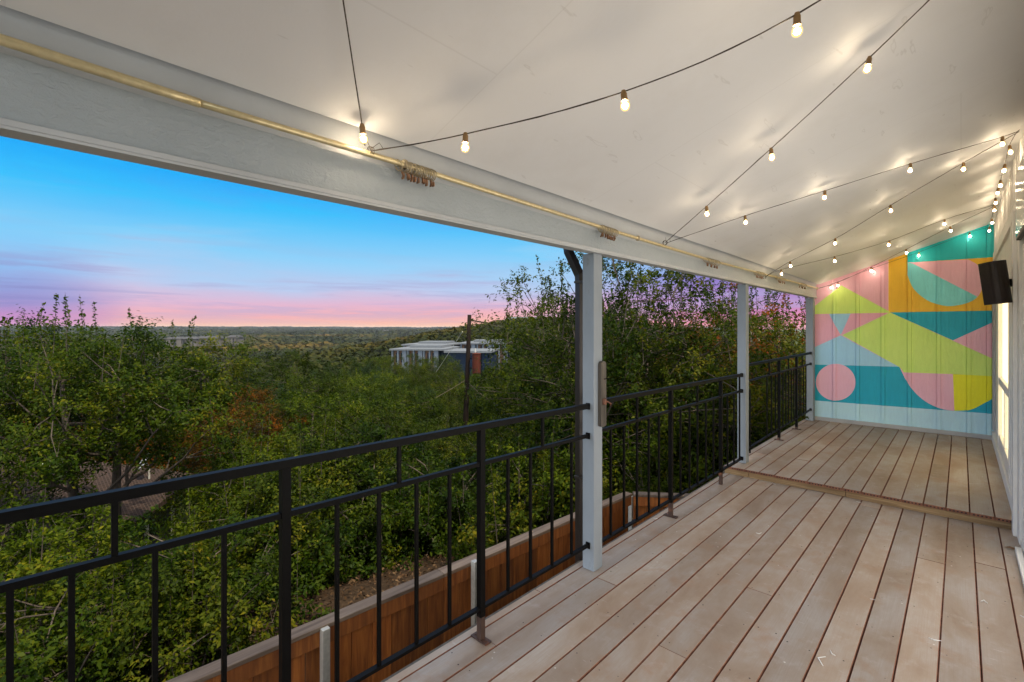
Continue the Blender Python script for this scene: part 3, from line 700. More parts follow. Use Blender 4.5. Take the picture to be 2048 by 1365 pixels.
for a, b, n, lab in clusters:
    ya = onX(a, 400, XR).y; yb = onX(b, 400, XR).y
    for k in range(n):
        t = ring0 if first else copy_tree(ring0); first = False
        y = ya+(yb-ya)*(k+.5)/n+random.uniform(-.0012, .0012)
        if a == 802 and k == 0: y = ya-.012
        t.location = (XR, y, rodZ(y)-.0085+(0 if k % 3 else -.0012)); t.rotation_euler = (random.uniform(-.12, .12) if k else .5, random.uniform(-.3, .3), random.uniform(-.2, .2))
        t['group'] = lab; t['label'] = 'ring with a clip, '+lab.split(',')[0].replace(' of brass curtain rings', '').replace(' of brass rings', '')+' on the rod'

# ------------------------------------------------------------------ festoon lights
def W(y, dx=.31): return Vector((dx, y, wallZ(y)-.03))
A = onX(741, 303, XR); B = onX(1330, 486, XR); Cc = onX(1529, 555, XR); Dd = Vector((XR, 8.86, 2.20))
W0 = W(-.45); W1 = W(2.05); W2 = W(4.88, .30); W3 = W(7.55, .30); W4 = Vector((.29, 8.90, 2.90))
def vplane(P, Q, px, py):
    d = ray(px, py); u = Q-P; nx, ny = -u.y, u.x; t = (nx*P.x+ny*P.y)/(nx*d.x+ny*d.y); return Vector((d.x*t, d.y*t, EYE+d.z*t))
def strand(label, P, Q, bulbs, extra=0):
    t = empty('string_light', label, 'string light', 'strings of warm bulbs zigzagging under the ceiling', tuple(P))
    cs = [vplane(P, Q, *b) if len(b) == 2 else Vector(b) for b in bulbs]
    cs = [Vector((c.x, c.y, min(c.z, ceilZ(c.x, c.y)-.085))) for c in cs]
    tops = [c+Vector((0, 0, .052)) for c in cs]
    cs2 = sorted(tops, key=lambda c: (c-P).length); path = [P]+cs2+[Q]; mb = MB(); dense = []
    for i in range(len(path)-1):
        p0 = path[max(i-1, 0)]; p1 = path[i]; p2 = path[i+1]; p3 = path[min(i+2, len(path)-1)]
        for k in range(6):
            s_ = k/6; q_ = .5*((2*p1)+(-p0+p2)*s_+(2*p0-5*p1+4*p2-p3)*s_*s_+(-p0+3*p1-3*p2+p3)*s_**3)
            q_.z = min(q_.z, ceilZ(q_.x, q_.y)-.008); dense.append(q_)
    dense.append(Q)
    # the flex is two thin wires twisted together
    mb.tube(dense, .0021, 6)
    d2 = [p+Vector((.0016*math.sin(i*2.1), .0016*math.cos(i*2.1), .0016*math.sin(i*1.3))) for i, p in enumerate(dense)]; mb.tube(d2, .0016, 5)
    rel(mb, P).build('cable', M['cable'], t, smooth=True)
    for c, tp in zip(cs, tops):
        tl = Matrix.Translation(tp) @ Matrix.Rotation(random.uniform(-.16, .16), 4, 'X') @ Matrix.Rotation(random.uniform(-.16, .16), 4, 'Y')
        mb = MB(); mb.lathe((0, 0, 0), [(.0, .004), (.007, .004), (.0085, -.003), (.0105, -.008), (.0105, -.026), (.0115, -.028), (.0115, -.033), (.0, -.033)], 12)
        mb.v = [tuple(tl @ Vector(v)) for v in mb.v]; s_ = rel(mb, P).build('socket', M['socket'], t, smooth=False)
        mb = MB(); pr = [(.0085, -.0335)]+[(.0160*math.sin(a), -.051+.0172*math.cos(a)) for a in np.linspace(.55, math.pi-.01, 9)]
        mb.lathe((0, 0, 0), pr, 14); mb.v = [tuple(tl @ Vector(v)) for v in mb.v]; mb.lathe((0, 0, 0), [(.0100*math.sin(a), -.0505+.0105*math.cos(a)) for a in np.linspace(.01, math.pi-.01, 6)], 8, mi=1); mb.v = mb.v[:-48]+[tuple(tl @ Vector(v)) for v in mb.v[-48:]]; rel(mb, P).build('bulb', [M['bulb'], M['filament']], s_, smooth=True)
strand('string light dropping from the top edge to the rod, one bulb by the rod', A+Vector((0, -.03, 0)), W0, [(724, 272)])
strand('nearest long string with three bulbs, from the rod left of centre to the top edge', A, W1, [(931, 297), (1247, 215), (1594, 62)])
strand('string of three bulbs rising steeply right from the rod to the top edge', B, W1+Vector((0, .05, 0)), [(1413, 429), (1542, 317), (1739, 140)])
strand('string of four bulbs from the same rod tie to the right edge of the photo', B+Vector((0, .02, 0)), W2, [(1490, 446), (1650, 396), (1821, 331), (2005, 261)])
strand('string of four bulbs from the right edge down to the tie by the middle post', Cc, W2+Vector((0, .04, 0)), [(1580, 533), (1671, 488), (1781, 423), (1927, 329)])
strand('string of four bulbs from the middle post tie across to the wall above the mural', Cc+Vector((0, .02, 0)), W3, [(1562, 549), (1669, 523), (1779, 491), (1889, 449)])
strand('string in front of the mural slope from the wall down to the far rod end', Dd, W3+Vector((0, .05, 0)), [(1676, 572), (1742, 542), (1812, 507), (1901, 460)])
strand('string hung close along the sloping top of the mural', Dd+Vector((.01, .02, 0)), W4, [(1662, 576), (1745, 544), (1838, 512), (1939, 468)])
wl = []
for yy, zz in ((5.12, 2.87), (5.62, 2.855), (6.22, 2.86), (6.55, 2.865), (7.1, 2.87), (7.35, 2.84), (7.95, 2.80), (8.55, 2.80)):
    wl.append((.262, yy, zz))
strand('string running along the top of the white house wall towards the mural', W2+Vector((-.01, .02, 0)), W4+Vector((0, -.04, 0)), wl)
for P_, lab in ((A, 'small knot of wire tying light strings to the rod, left of the largest ring bunch'), (B, 'knot of wire tying light strings to the rod between second and third ring bunches'), (Cc, 'knot of wire tying light strings to the rod at the fourth ring bunch')):
    mb = MB()
    for k in range(3):
        mb.tube([P_+Vector((.017*math.cos(a), (k-1)*.006, .017*math.sin(a))) for a in np.linspace(0, 2*math.pi, 13)], .0014, 5)
    mb.tube([P_+Vector((.015, 0, .01)), P_+Vector((.03, .02, .03)), P_+Vector((.02, .045, .015))], .0013, 5)
    mb.tube([P_+Vector((.012, -.01, .01)), P_+Vector((.02, -.03, .035))], .0013, 5)
    o = rel(mb, P_).build('wire_tie', M['cable'], None); o.location = P_; tag(o, lab, 'wire tie', 'wire ties on the curtain rod')

# ------------------------------------------------------------------ scraps on the deck
def scrap(pts, r, label, mat='scrap', z=.0):
    P_ = [onZ(a, b, z+r+.001) for a, b in pts]; base = P_[0].copy(); base.z = z+.001; mb = MB()
    mb.tube(P_, [r*(.6 if i in (0, len(P_)-1) else 1) for i in range(len(P_))], 6); o = rel(mb, base).build('caulk_scrap', M[mat], None, smooth=True); o.location = base
    tag(o, label, 'scrap', 'white scraps littering the deck')
scrap([(1651, 1314), (1636, 1316), (1646, 1332)], .0028, 'bent V shaped white scrap near the bottom edge of the photo')
scrap([(1661, 1301), (1663, 1307), (1671, 1312)], .0022, 'short curved white scrap just above the V shaped one')
scrap([(1857, 1276), (1870, 1281), (1882, 1282)], .0028, 'thin white scrap lying across a board gap, lower right')
scrap([(1962, 1203), (1968, 1201), (1975, 1207)], .0030, 'curled white scrap two boards from the wall')
scrap([(2040, 1231), (2048, 1235)], .0025, 'white scrap beside the wall at the right edge')
scrap([(1512, 1066), (1518, 1068), (1523, 1066)], .0028, 'white chip in the middle of the lower deck left of centre')
scrap([(1545, 966), (1551, 970)], .0022, 'white sliver just below the left part of the step')
scrap([(1712, 1003), (1722, 1006)], .0024, 'white sliver just below the middle of the step')
scrap([(1740, 1198), (1750, 1200)], .0022, 'tiny white scrap on a gap at mid deck')
scrap([(2017, 1057), (2028, 1060)], .0045, 'white lump against the right end of the step')
scrap([(1307, 1037), (1315, 1038)], .003, 'pale chip at the deck edge left of the rusty rail foot')
scrap([(1689, 976), (1691, 981)], .004, 'white glob on the step face at mid width')
lf = onZ(2028, 1099, .006); mb = MB()
mb.add([lf+Vector(v) for v in ((-.05, .0, 0), (-.02, .018, .010), (.02, .012, .004), (.055, -.004, .012), (.015, -.018, .001), (-.02, -.014, .006))], [(0, 1, 5), (1, 2, 4, 5), (2, 3, 4)])
o = rel(mb, lf).build('dead_leaf', M['leafdry'], None); o.location = lf; tag(o, 'curled brown dead leaf by the white door threshold', 'leaf')

# ------------------------------------------------------------------ terrain
RR = [0, 7, 9, 14, 25, 45, 80, 110, 150, 250, 400, 800, 1200, 2000, 3200, 4300, 5200]
HH = [-2.3, -2.35, -3.0, -4.8, -7.4, -9.2, -12.5, -15.5, -21, -26, -27, -28, -25, -20, -13, -8, -20]
hill = atD(1120, 270); hill2 = atD(930, 105); hill3 = atD(1010, 1500); hill4 = atD(300, 2600)
def hgt(x, y):
    x = np.asarray(x, float); y = np.asarray(y, float); r = np.hypot(x, y); z = np.interp(r, RR, HH)
    z = z+27*np.exp(-(((x-hill.x)**2+(y-hill.y)**2)/(2*88**2)))
    z = z+0.0*np.exp(-(((x-hill2.x)**2+(y-hill2.y)**2)/(2*22**2)))
    z = z+12*np.exp(-(((x-hill3.x)**2+(y-hill3.y)**2)/(2*380**2)))+5*np.exp(-(((x-hill4.x)**2+(y-hill4.y)**2)/(2*700**2)))
    z = z+np.where(r > 60, 1, 0)*np.minimum(r/400, 2.2)*(np.sin(x/(31+r*0)+1.3)*np.cos(y/41+.4)+.7*np.sin(x/113+y/87))
    # gentle lift of a bank just outside the fence
    return z
def ground():
    rs = np.concatenate([[0.01], np.geomspace(1.5, 5200, 110)]); na = 180; an = np.linspace(0, 2*np.pi, na, endpoint=False)
    X = rs[:, None]*np.cos(an); Y = rs[:, None]*np.sin(an); Z = hgt(X, Y)
    near = rs[:, None] < 60
    Z = Z+np.where(near, .05*np.sin(X*2.1)*np.cos(Y*1.7)+.03*np.sin(X*5.3+Y*3.1), 0)
    vs = np.stack([X, Y, Z], -1).reshape(-1, 3); mb = MB()
    fs = [(i*na+j, (i+1)*na+j, (i+1)*na+(j+1) % na, i*na+(j+1) % na) for i in range(len(rs)-1) for j in range(na)]
    mb.v = [tuple(v) for v in vs]; mb.f = [f[::1] for f in fs]; mb.mi = [0]*len(fs); mb.t = [.5]*len(fs)
    o = mb.build('ground', M['ground'], None, smooth=True); tag(o, kind='structure')
ground()

# ------------------------------------------------------------------ leaves (numpy)
def leaf_mesh(name, P, Nrm, size, tint, mat, aspect=.5, bend=.25):
    n = len(P); size = np.broadcast_to(size, (n,))
    Nn = Nrm/np.linalg.norm(Nrm, axis=1, keepdims=True); rnd = rng.normal(size=(n, 3)); T = np.cross(Nn, rnd); T /= np.linalg.norm(T, axis=1, keepdims=True); Bt = np.cross(Nn, T)
    s = size[:, None]
    a = P-T*s*.5; b = P+Bt*s*aspect*.5-T*s*.05; c = P+T*s*.5-Nn*s*bend; d = P-Bt*s*aspect*.5-T*s*.05
    V = np.stack([a, b, c, d], 1).reshape(-1, 3).astype(np.float32)
    me = bpy.data.meshes.new(name); me.vertices.add(4*n); me.vertices.foreach_set('co', V.ravel())
    me.loops.add(4*n); me.loops.foreach_set('vertex_index', np.arange(4*n, dtype=np.int32))
    me.polygons.add(n); me.polygons.foreach_set('loop_start', np.arange(0, 4*n, 4, dtype=np.int32)); me.polygons.foreach_set('loop_total', np.full(n, 4, dtype=np.int32))
    at = me.attributes.new('tint', 'FLOAT', 'FACE'); at.data.foreach_set('value', np.asarray(tint, np.float32))
    me.materials.append(mat); me.update(calc_edges=True); return me
def make_tree(kind, H, crown_z, rx, rz, nclump, nleaf, lsize, mat, seed, clump_r=.38, sprouts=0, trunk_r=.11, lobes=.28, stems=1, hollow=.35, spread=1.0, mb_only=False, aspect=.5):
    """a tree with its base at the origin: trunk + limbs to leafy clumps; crown centre at crown_z"""
    g = np.random.default_rng(seed); rd = random.Random(seed)
    # clump centres in a lumpy ellipsoid, mostly towards the outside
    dirs = g.normal(size=(nclump, 3)); dirs /= np.linalg.norm(dirs, axis=1, keepdims=True)
    lob = np.array([1+lobes*mnoise.noise(Vector(d)*1.7+Vector((seed*3.1, 0, 0)))*2 for d in dirs])
    rad = (hollow+(1-hollow)*g.random(nclump)**.6)*lob
    Cn = dirs*rad[:, None]*np.array([rx, rx, rz]); Cn[:, 2] += crown_z
    Cn = Cn[Cn[:, 2] > .25]
    # trunk and limbs
    mb = MB(); tops = []
    for s_ in range(stems):
        a0 = rd.uniform(0, 6.28); off = Vector((math.cos(a0), math.sin(a0), 0))*(.12 if stems > 1 else 0)
        lean = Vector((rd.uniform(-.15, .15), rd.uniform(-.15, .15), 0))*H*.5+off*3*(stems > 1)
        top = Vector((lean.x, lean.y, crown_z+rz*.35)); pts = []
        for k in range(8):
            t = k/7; p = off.lerp(top, t)+Vector((math.sin(t*5+seed), math.cos(t*4+seed*2), 0))*.05*H*.25*t*(1-t)*4; pts.append(p)
        mb.tube(pts, [trunk_r*(1.25 if k == 0 else 1)*(1-.78*k/7) for k in range(8)], 9); tops.append(pts)
    nl = max(5, nclump//11); idx = g.choice(len(Cn), min(nl, len(Cn)), replace=False); limbs = []
    for i in idx:
        c = Vector(Cn[i]); pts = tops[rd.randrange(stems)]; zt = min(max((c.z-Vector((c.x, c.y, 0)).length*.7), pts[1].z*.8), pts[-1].z*.95)
        k = min(range(len(pts)), key=lambda q: abs(pts[q].z-zt)); st = pts[max(k, 1)]; r0 = trunk_r*.42*(1-.6*k/7)
        L_ = []
        for q in range(7):
            t = q/6; p = st.lerp(c, t); p.z += (math.sin(t*math.pi))*-.08*(c-st).length+ .0; p += Vector((rd.uniform(-1, 1), rd.uniform(-1, 1), rd.uniform(-1, 1)))*.045*(c-st).length*(0 < q < 6); L_.append(p)
        mb.tube(L_, [r0*(1-.8*q/6) for q in range(7)], 6); limbs.append((L_, r0))
    allp = [(p, r0*(1-.8*q/6)) for L_, r0 in limbs for q, p in enumerate(L_) if q >= 2]+[(p, trunk_r*.3) for pts in tops for p in pts[4:]]
    ap = np.array([p[0][:] for p in allp])
    for c in Cn:
        j = int(np.argmin(np.linalg.norm(ap-c, axis=1)+.3*np.maximum(0, ap[:, 2]-c[2]))); s0 = allp[j][0]; cv = Vector(c)
        mid = s0.lerp(cv, .5)+Vector((rd.uniform(-1, 1), rd.uniform(-1, 1), rd.uniform(-.4, 1)))*.1*(cv-s0).length
        mb.tube([s0, mid, cv], [min(allp[j][1]*.6, .02)+.003, .009, .004], 5, cap=False)
    # leaves along little twigs radiating from each clump
    ctr = np.array([0, 0, crown_z]); Ps = []; Ns = []; Ts = []
    per = nleaf//max(len(Cn), 1); ntw = 9; 
    for c in Cn:
        out = c-ctr; out /= (np.linalg.norm(out)+1e-6); ct = g.random()
        td = g.normal(size=(ntw, 3))*.95+out*.45+np.array([0, 0, .25]); td /= np.linalg.norm(td, axis=1, keepdims=True)
        ln = clump_r*g.uniform(.6, 1.35, ntw)*spread; w = g.integers(0, ntw, per); t = g.random(per)**.5
        P = c+td[w]*(ln[w]*t)[:, None]+g.normal(size=(per, 3))*clump_r*.13
        P[:, 2] -= .12*clump_r*t*t
        N = g.normal(size=(per, 3))*.42+(P-c)/clump_r*.75+out*.25+np.array([0, 0, .45]); Ps.append(P); Ns.append(N); Ts.append(np.clip(.5*g.random(per)+.35*ct+.1*g.random(per)+.02, 0, 1))
        for q in range(0, ntw, 3): mb.tube([Vector(c), Vector(c+td[q]*ln[q]*.9)], [.004, .0015], 3, cap=False)
    for k in range(sprouts):   # upright leafy shoots on top
        a = g.uniform(0, 6.28); rr = rx*math.sqrt(g.random())*.85; x, y = rr*math.cos(a), rr*math.sin(a)
        zb_ = crown_z+rz*math.sqrt(max(0, 1-(rr/rx)**2))*.88; hh = g.uniform(.35, .95); m = int(70*hh)
        t = g.random(m); dx_, dy_ = g.uniform(-.25, .25, 2)
        P = np.stack([x+dx_*t*hh, y+dy_*t*hh, zb_+t*hh], 1)+g.normal(size=(m, 3))*.035*(1.3-t)[:, None]
        Ps.append(P); Ns.append(g.normal(size=(m, 3))+np.array([0, 0, .4])); Ts.append(.3+.5*g.random(m)); mb.tube([(x, y, zb_-.3), (x+dx_*hh, y+dy_*hh, zb_+hh)], [.007, .002], 4, cap=False)
    P = np.concatenate(Ps); N = np.concatenate(Ns); T = np.concatenate(Ts)
    me = leaf_mesh('crown', P, N, lsize*g.uniform(.65, 1.3, len(P)), T, M[mat], aspect)
    t = empty(kind, '', 'tree'); tr = mb.build('trunk', M['bark'], t, smooth=True)
    cr = bpy.data.objects.new('crown', me); COL.objects.link(cr); cr.parent = t
    return t
PROTO = {}
def place(key, px, D, label, group, scale=1.0, cat='tree', rot=None, z=None, sz=None, name=None):
    t, used = PROTO[key]
    o = t if not used else copy_tree(t); PROTO[key][1] = True
    p = atD(px, D); zz = float(hgt(p.x, p.y)) if z is None else z
    o.location = (p.x, p.y, zz-.05); o.rotation_euler = (0, 0, random.uniform(0, 6.28) if rot is None else rot); o.scale = (scale, scale, sz or scale)
    tag(o, label, cat, group); return o
def proto(key, *a, **k): PROTO[key] = [make_tree(*a, **k), False]

# near trees -------------------------------------------------------
proto('big', 'broadleaf_tree', 7, 5.1, 2.6, 1.6, 200, 56000, .066, 'leafA', 3, clump_r=.42, sprouts=26, trunk_r=.15, stems=2)
proto('big2', 'broadleaf_tree', 7, 4.9, 2.5, 1.7, 180, 48000, .066, 'leafA', 11, clump_r=.42, sprouts=14, trunk_r=.14)
proto('open', 'slender_tree', 7, 4.7, 2.2, 2.4, 190, 29000, .070, 'leafB', 21, clump_r=.36, sprouts=20, trunk_r=.10, lobes=.4, hollow=.2, spread=1.25)
proto('open2', 'slender_tree', 7, 4.4, 2.1, 2.7, 220, 33000, .068, 'leafA', 27, clump_r=.34, sprouts=22, trunk_r=.11, lobes=.35, hollow=.15, spread=1.25)
proto('autumn', 'autumn_tree', 7, 4.2, 2.2, 2.3, 190, 30000, .064, 'leafC', 33, clump_r=.36, sprouts=8, trunk_r=.10, hollow=.15)
proto('shrub', 'leafy_shrub', 2.6, 1.25, 1.25, 1.15, 110, 24000, .060, 'leafA', 41, clump_r=.28, sprouts=5, trunk_r=.03, stems=4, hollow=.3)
proto('shrub2', 'leafy_shrub', 2.6, 1.2, 1.35, 1.1, 110, 23000, .058, 'leafD', 47, clump_r=.28, sprouts=6, trunk_r=.03, stems=4, hollow=.3)
proto('shrub3', 'leafy_shrub', 2.6, 1.2, 1.3, 1.15, 110, 22000, .058, 'leafB', 49, clump_r=.28, sprouts=4, trunk_r=.03, stems=4, hollow=.3)
proto('midA', 'round_tree', 7, 4.3, 2.9, 2.3, 150, 30000, .10, 'leafD', 51, clump_r=.55, sprouts=6, trunk_r=.14)
proto('midB', 'round_tree', 7, 4.2, 2.7, 2.4, 150, 29000, .10, 'leafB', 57, clump_r=.55, sprouts=10, trunk_r=.14)
proto('midC', 'round_tree', 7, 4.2, 2.6, 2.2, 140, 27000, .10, 'leafC', 61, clump_r=.5, trunk_r=.13)
proto('midE', 'evergreen_tree', 7, 4.0, 2.5, 2.5, 140, 28000, .10, 'leafE', 63, clump_r=.5, trunk_r=.14)

def tz(py, D, top): return zAt(py, D)-top     # base height that puts the crown top at that row
place('big', 215, 9.6, 'large dense green tree with upright leafy shoots at left', None, 1.0, z=tz(648, 9.6, 6.7), rot=.4)
place('big2', -40, 10.5, 'dense green tree cut by the left edge of the photo', None, 1.05, z=tz(668, 10.5, 6.9))
place('open', 1160, 12.0, 'thin airy tree left of the downspout, standing against the pink sky', None, 1.15, z=tz(545, 12, 8.1))
place('open2', 1290, 10.0, 'tall green tree framed between the nearest and middle posts', None, 1.12, z=tz(530, 10, 7.9))
place('open', 1400, 9.6, 'tall olive green tree just left of the middle post', None, 1.05, z=tz(560, 9.6, 7.4), rot=2.0)
place('autumn', 1475, 12.5, 'red brown autumn tree behind the middle post', None, 1.25, z=tz(600, 12.5, 8.2))
place('autumn', 1580, 13.0, 'rusty autumn tree behind the far railing beside the mural', None, 1.35, z=tz(575, 13, 8.8), rot=1.2)
place('open2', 1215, 15.5, 'green tree farther back behind the nearest post', None, 1.25, z=tz(610, 15.5, 8.8), rot=3.1)
place('open', 1560, 10.5, 'green tree rising beyond the far railing', None, .95, z=tz(640, 10.5, 6.7), rot=4.0)
place('open2', 1520, 16.5, 'tall green tree behind the autumn trees', None, 1.3, z=tz(585, 16.5, 9.1), rot=5.0)
place('midB', 1140, 17, 'yellow green tree right of the utility pole', None, 1.0, z=tz(690, 17, 6.7))
# shrubs outside the fence ------------------------------------------
G = 'shrubs and bushes growing outside the wooden fence'
for key, px, D, ytop, sc, lab in (
    ('shrub2', 20, 5.4, 1035, 1.0, 'bright leafy shrub low at the left edge below the railing'),
    ('shrub', 190, 5.0, 1085, .95, 'green shrub at bottom left beneath the middle rail'),
    ('shrub3', 330, 4.9, 1110, .9, 'olive shrub at the bottom between the first two balusters'),
    ('shrub', 450, 6.2, 1030, 1.0, 'dense green shrub left of the nearest thick rail upright'),
    ('shrub2', 0, 7.6, 960, 1.05, 'shrub under the big tree at the far left'),
    ('shrub3', 570, 7.9, 930, 1.1, 'olive bush behind the nearest thick rail upright'),
    ('shrub', 640, 7.9, 960, 1.15, 'glossy green bush beyond the dirt bank at centre left'),
    ('shrub2', 540, 8.4, 920, 1.1, 'bush hiding the corner of the brown roofed house'),
    ('shrub', 770, 9.2, 915, 1.25, 'tall dark green bush left of the second thick rail upright'),
    ('shrub3', 640, 9.2, 860, 1.3, 'rounded olive bush in mid view above the railing'),
    ('shrub', 900, 9.8, 915, 1.3, 'dark bush at the foot of the utility pole'),
    ('shrub2', 1070, 8.4, 870, 1.3, 'leafy bush right of the second thick rail upright'),
    ('shrub3', 1120, 8.0, 900, 1.25, 'bush behind the downspout'),
    ('shrub', 1240, 8.3, 860, 1.3, 'bush just right of the nearest post beyond the fence corner'),
    ('shrub2', 1350, 8.6, 850, 1.3, 'bright bush beyond the middle railing'),
    ('shrub3', 1455, 8.8, 830, 1.3, 'sunlit bush near the middle post'),
    ('shrub2', 1545, 10.0, 800, 1.4, 'bush behind the far railing'),
    ('shrub', 1620, 11.5, 780, 1.5, 'bush at the mural end of the far railing'),
    ('shrub', 730, 10.5, 850, 1.35, 'wide green bush above the railing left of the pole'),
    ('shrub2', 500, 11.0, 850, 1.4, 'green bush between the big left tree and the orange tree'),
    ('shrub', 1180, 11.5, 800, 1.6, 'tall bush in the gap behind the nearest post'),
    ('shrub3', 1320, 12.5, 790, 1.6, 'tall olive bush deep behind the middle railing'),
    ('shrub', 1420, 7.2, 960, 1.0, 'low green bush outside the deck left of the step'),
    ('shrub3', 1300, 6.6, 960, .9, 'low bush beyond the short return of the fence')):
    base = tz(ytop, D, 2.45*sc)
    place(key, px, D, lab, G, sc, 'bush', z=max(base, -99))
# trees down the slope ----------------------------------------------
mids = [('midC', 490, 14.5, 790, .62, 'orange tinged tree right of the big left tree'), ('midA', 610, 17, 760, .8, 'bright green tree with a bushy top at centre left'),
        ('midB', 600, 24, 712, 1.05, 'tall yellow green tree rising above its neighbours at centre left'), ('midA', 720, 19, 775, .8, 'bright green tree in mid view above the railing'),
        ('midA', 790, 26, 755, .9, 'vivid green rounded tree left of the pole'), ('midB', 850, 33, 775, .8, 'olive tree just left of the pole'),
        ('midB', 900, 40, 745, .8, 'yellowish tree in front of the blue building'), ('midA', 1030, 31, 712, 1.0, 'bright green tree right of the rusty transformer'),
        ('midB', 1120, 26, 680, 1.1, 'yellow green tree under the distant tower block'), ('midA', 700, 30, 735, 1.0, 'green tree behind the bushy one at centre left'),
        ('midE', 540, 34, 745, .9, 'dark tree between the left tree and the valley'), ('midE', 660, 44, 722, 1.0, 'dark evergreen by the edge of the valley'),
        ('midE', 740, 50, 716, 1.1, 'dark evergreen left of the blue building'), ('midA', 965, 33, 790, .8, 'green tree behind the middle of the pole'),
        ('midB', 760, 15, 830, .65, 'small olive tree close above the railing'), ('midA', 560, 13, 850, .6, 'small bright tree left of centre near the railing'),
        ('midA', 1060, 15, 800, .7, 'green tree between the pole and the nearest post'), ('midC', 455, 20, 760, .75, 'second orange tinged tree behind the first')]
for key, px, D, ytop, sc, lab in mids:
    place(key, px, D, lab, 'trees down the slope', sc, z=tz(ytop, D, 6.75*sc))
gi = 0; keysm = ['midA', 'midB', 'midA', 'midE', 'midB', 'midC']
for D in (22, 28, 36, 45, 56, 68):
    for px in np.arange(-120, 1300, 955*5.2/D):
        pxx = px+random.uniform(-.35, .35)*955*5/D; d = D*random.uniform(.92, 1.1)
        if d < 31 and 830 < pxx < 1010: continue
        key = random.choice(keysm); sc = random.uniform(.8, 1.05)
        if key == 'midC' and 620 < pxx < 1050 and d > 26: key = 'midB'
        ytop = np.interp(d, [20, 30, 45, 70], [815, 775, 742, 728])+random.uniform(-8, 10)
        if 720 < pxx < 900 and d > 32: ytop -= 17
        if pxx < 560: ytop += 32*min(1, (600-pxx)/60)
        place(key, pxx, d, 'one of the many rounded trees filling the slope below the house', 'rounded trees filling the slope', sc, z=tz(ytop, d, 6.75*sc))

for D in (11.5, 13.5, 16, 19, 23):
    for px in np.arange(800, 1060, 955*1.9/D):
        pxx = px+random.uniform(-20, 20)
        if 905 < pxx < 958 and D > 15: continue
        key = random.choice(['shrub', 'shrub2', 'shrub3']); ytop = np.interp(D, [11.5, 23], [925, 845])+random.uniform(-12, 12)
        place(key, pxx, D, 'one of the dense bushes around the foot of the utility pole', 'bushes around the pole foot', 1.5, 'bush', z=tz(ytop, D, 2.45*1.5))
# far woodland as one mass -------------------------------------------
def woodland():
    g = np.random.default_rng(5); PP = []; NN = []; SS = []; TT = []
    def tmpl(n):
        d = g.normal(size=(n, 3)); d[:, 2] = np.abs(d[:, 2])*.9+.02; d /= np.linalg.norm(d, axis=1, keepdims=True)
        r = g.uniform(.72, 1.08, n)*(1+.22*np.sin(d[:, 0]*5+d[:, 1]*4)); return d*r[:, None], d
    az0 = math.atan2(Rv.y, Rv.x)
    rings = []; r = 72.0
    while r < 4200:
        Rc = max(3.3, r*.0105); rings.append((r, Rc)); r += Rc*1.45
    th0 = math.atan((-420-1024)/955); th1 = math.atan((1420-1024)/955)
    for r, Rc in rings:
        n = int((th1-th0)*r/(Rc*1.55)); a = np.linspace(th0, th1, n)+g.normal(size=n)*.4*(th1-th0)/n
        rr = r*(1+g.normal(size=n)*.35*Rc/r); x = rr*(Fv.x*np.cos(a)+Rv.x*np.sin(a)); y = rr*(Fv.y*np.cos(a)+Rv.y*np.sin(a)); z = hgt(x, y)
        nq = 130 if r < 170 else (80 if r < 450 else 34)
        for i in range(n):
            # clearings
            if r < 140 and 745 < 1024+955*math.tan(a[i]) < 1040: continue
            if r > 500 and mnoise.noise(Vector((x[i]/260, y[i]/260, 0))) > .33: continue
            d, nr = tmpl(nq); R_ = Rc*g.uniform(.7, 1.35); hgt_ = min(R_*.9, 7)+ (4.0 if r < 900 else 5)
            P = d*np.array([R_, R_, min(R_*.9, 7.5)]); P += np.array([x[i], y[i], z[i]+ (3.0 if r < 900 else 1.5)])
            PP.append(P); NN.append(nr+g.normal(size=nr.shape)*.16); SS.append(np.full(nq, R_*(.34 if nq > 100 else .44 if nq > 60 else .8)))
            sp_ = mnoise.noise(Vector((x[i]/150, y[i]/150, 3)))*.6+mnoise.noise(Vector((x[i]/34, y[i]/34, 7)))*.25+g.uniform(-.13, .13)
            tt = .33+sp_+(.0 if r < 1100 else -.2); TT.append(np.clip(tt+g.normal(size=nq)*.05, 0, 1))
    me = leaf_mesh('far_woodland', np.concatenate(PP), np.concatenate(NN), np.concatenate(SS), np.concatenate(TT), M['wood'], .9, .1)
    o = bpy.data.objects.new('far_woodland', me); COL.objects.link(o); tag(o, 'rolling green and ochre woodland filling the valley to the horizon', 'woodland', kind='stuff')
woodland()
# leaf litter on the bank
def litter():
    g = np.random.default_rng(9); n = 9000; x = g.uniform(-8, -2.9, n); y = g.uniform(-1, 9, n); z = hgt(x, y)+.03+.05*np.sin(x*2.1)*np.cos(y*1.7)+.03*np.sin(x*5.3+y*3.1)+g.random(n)*.03
    me = leaf_mesh('leaf_litter', np.stack([x, y, z], 1), g.normal(size=(n, 3))*.5+np.array([0, 0, 1]), g.uniform(.03, .08, n), g.random(n), M['litter'], .5)
    o = bpy.data.objects.new('leaf_litter', me); COL.objects.link(o); tag(o, 'dry brown leaves and twigs on the bank behind the fence', 'leaf litter', kind='stuff')
litter()

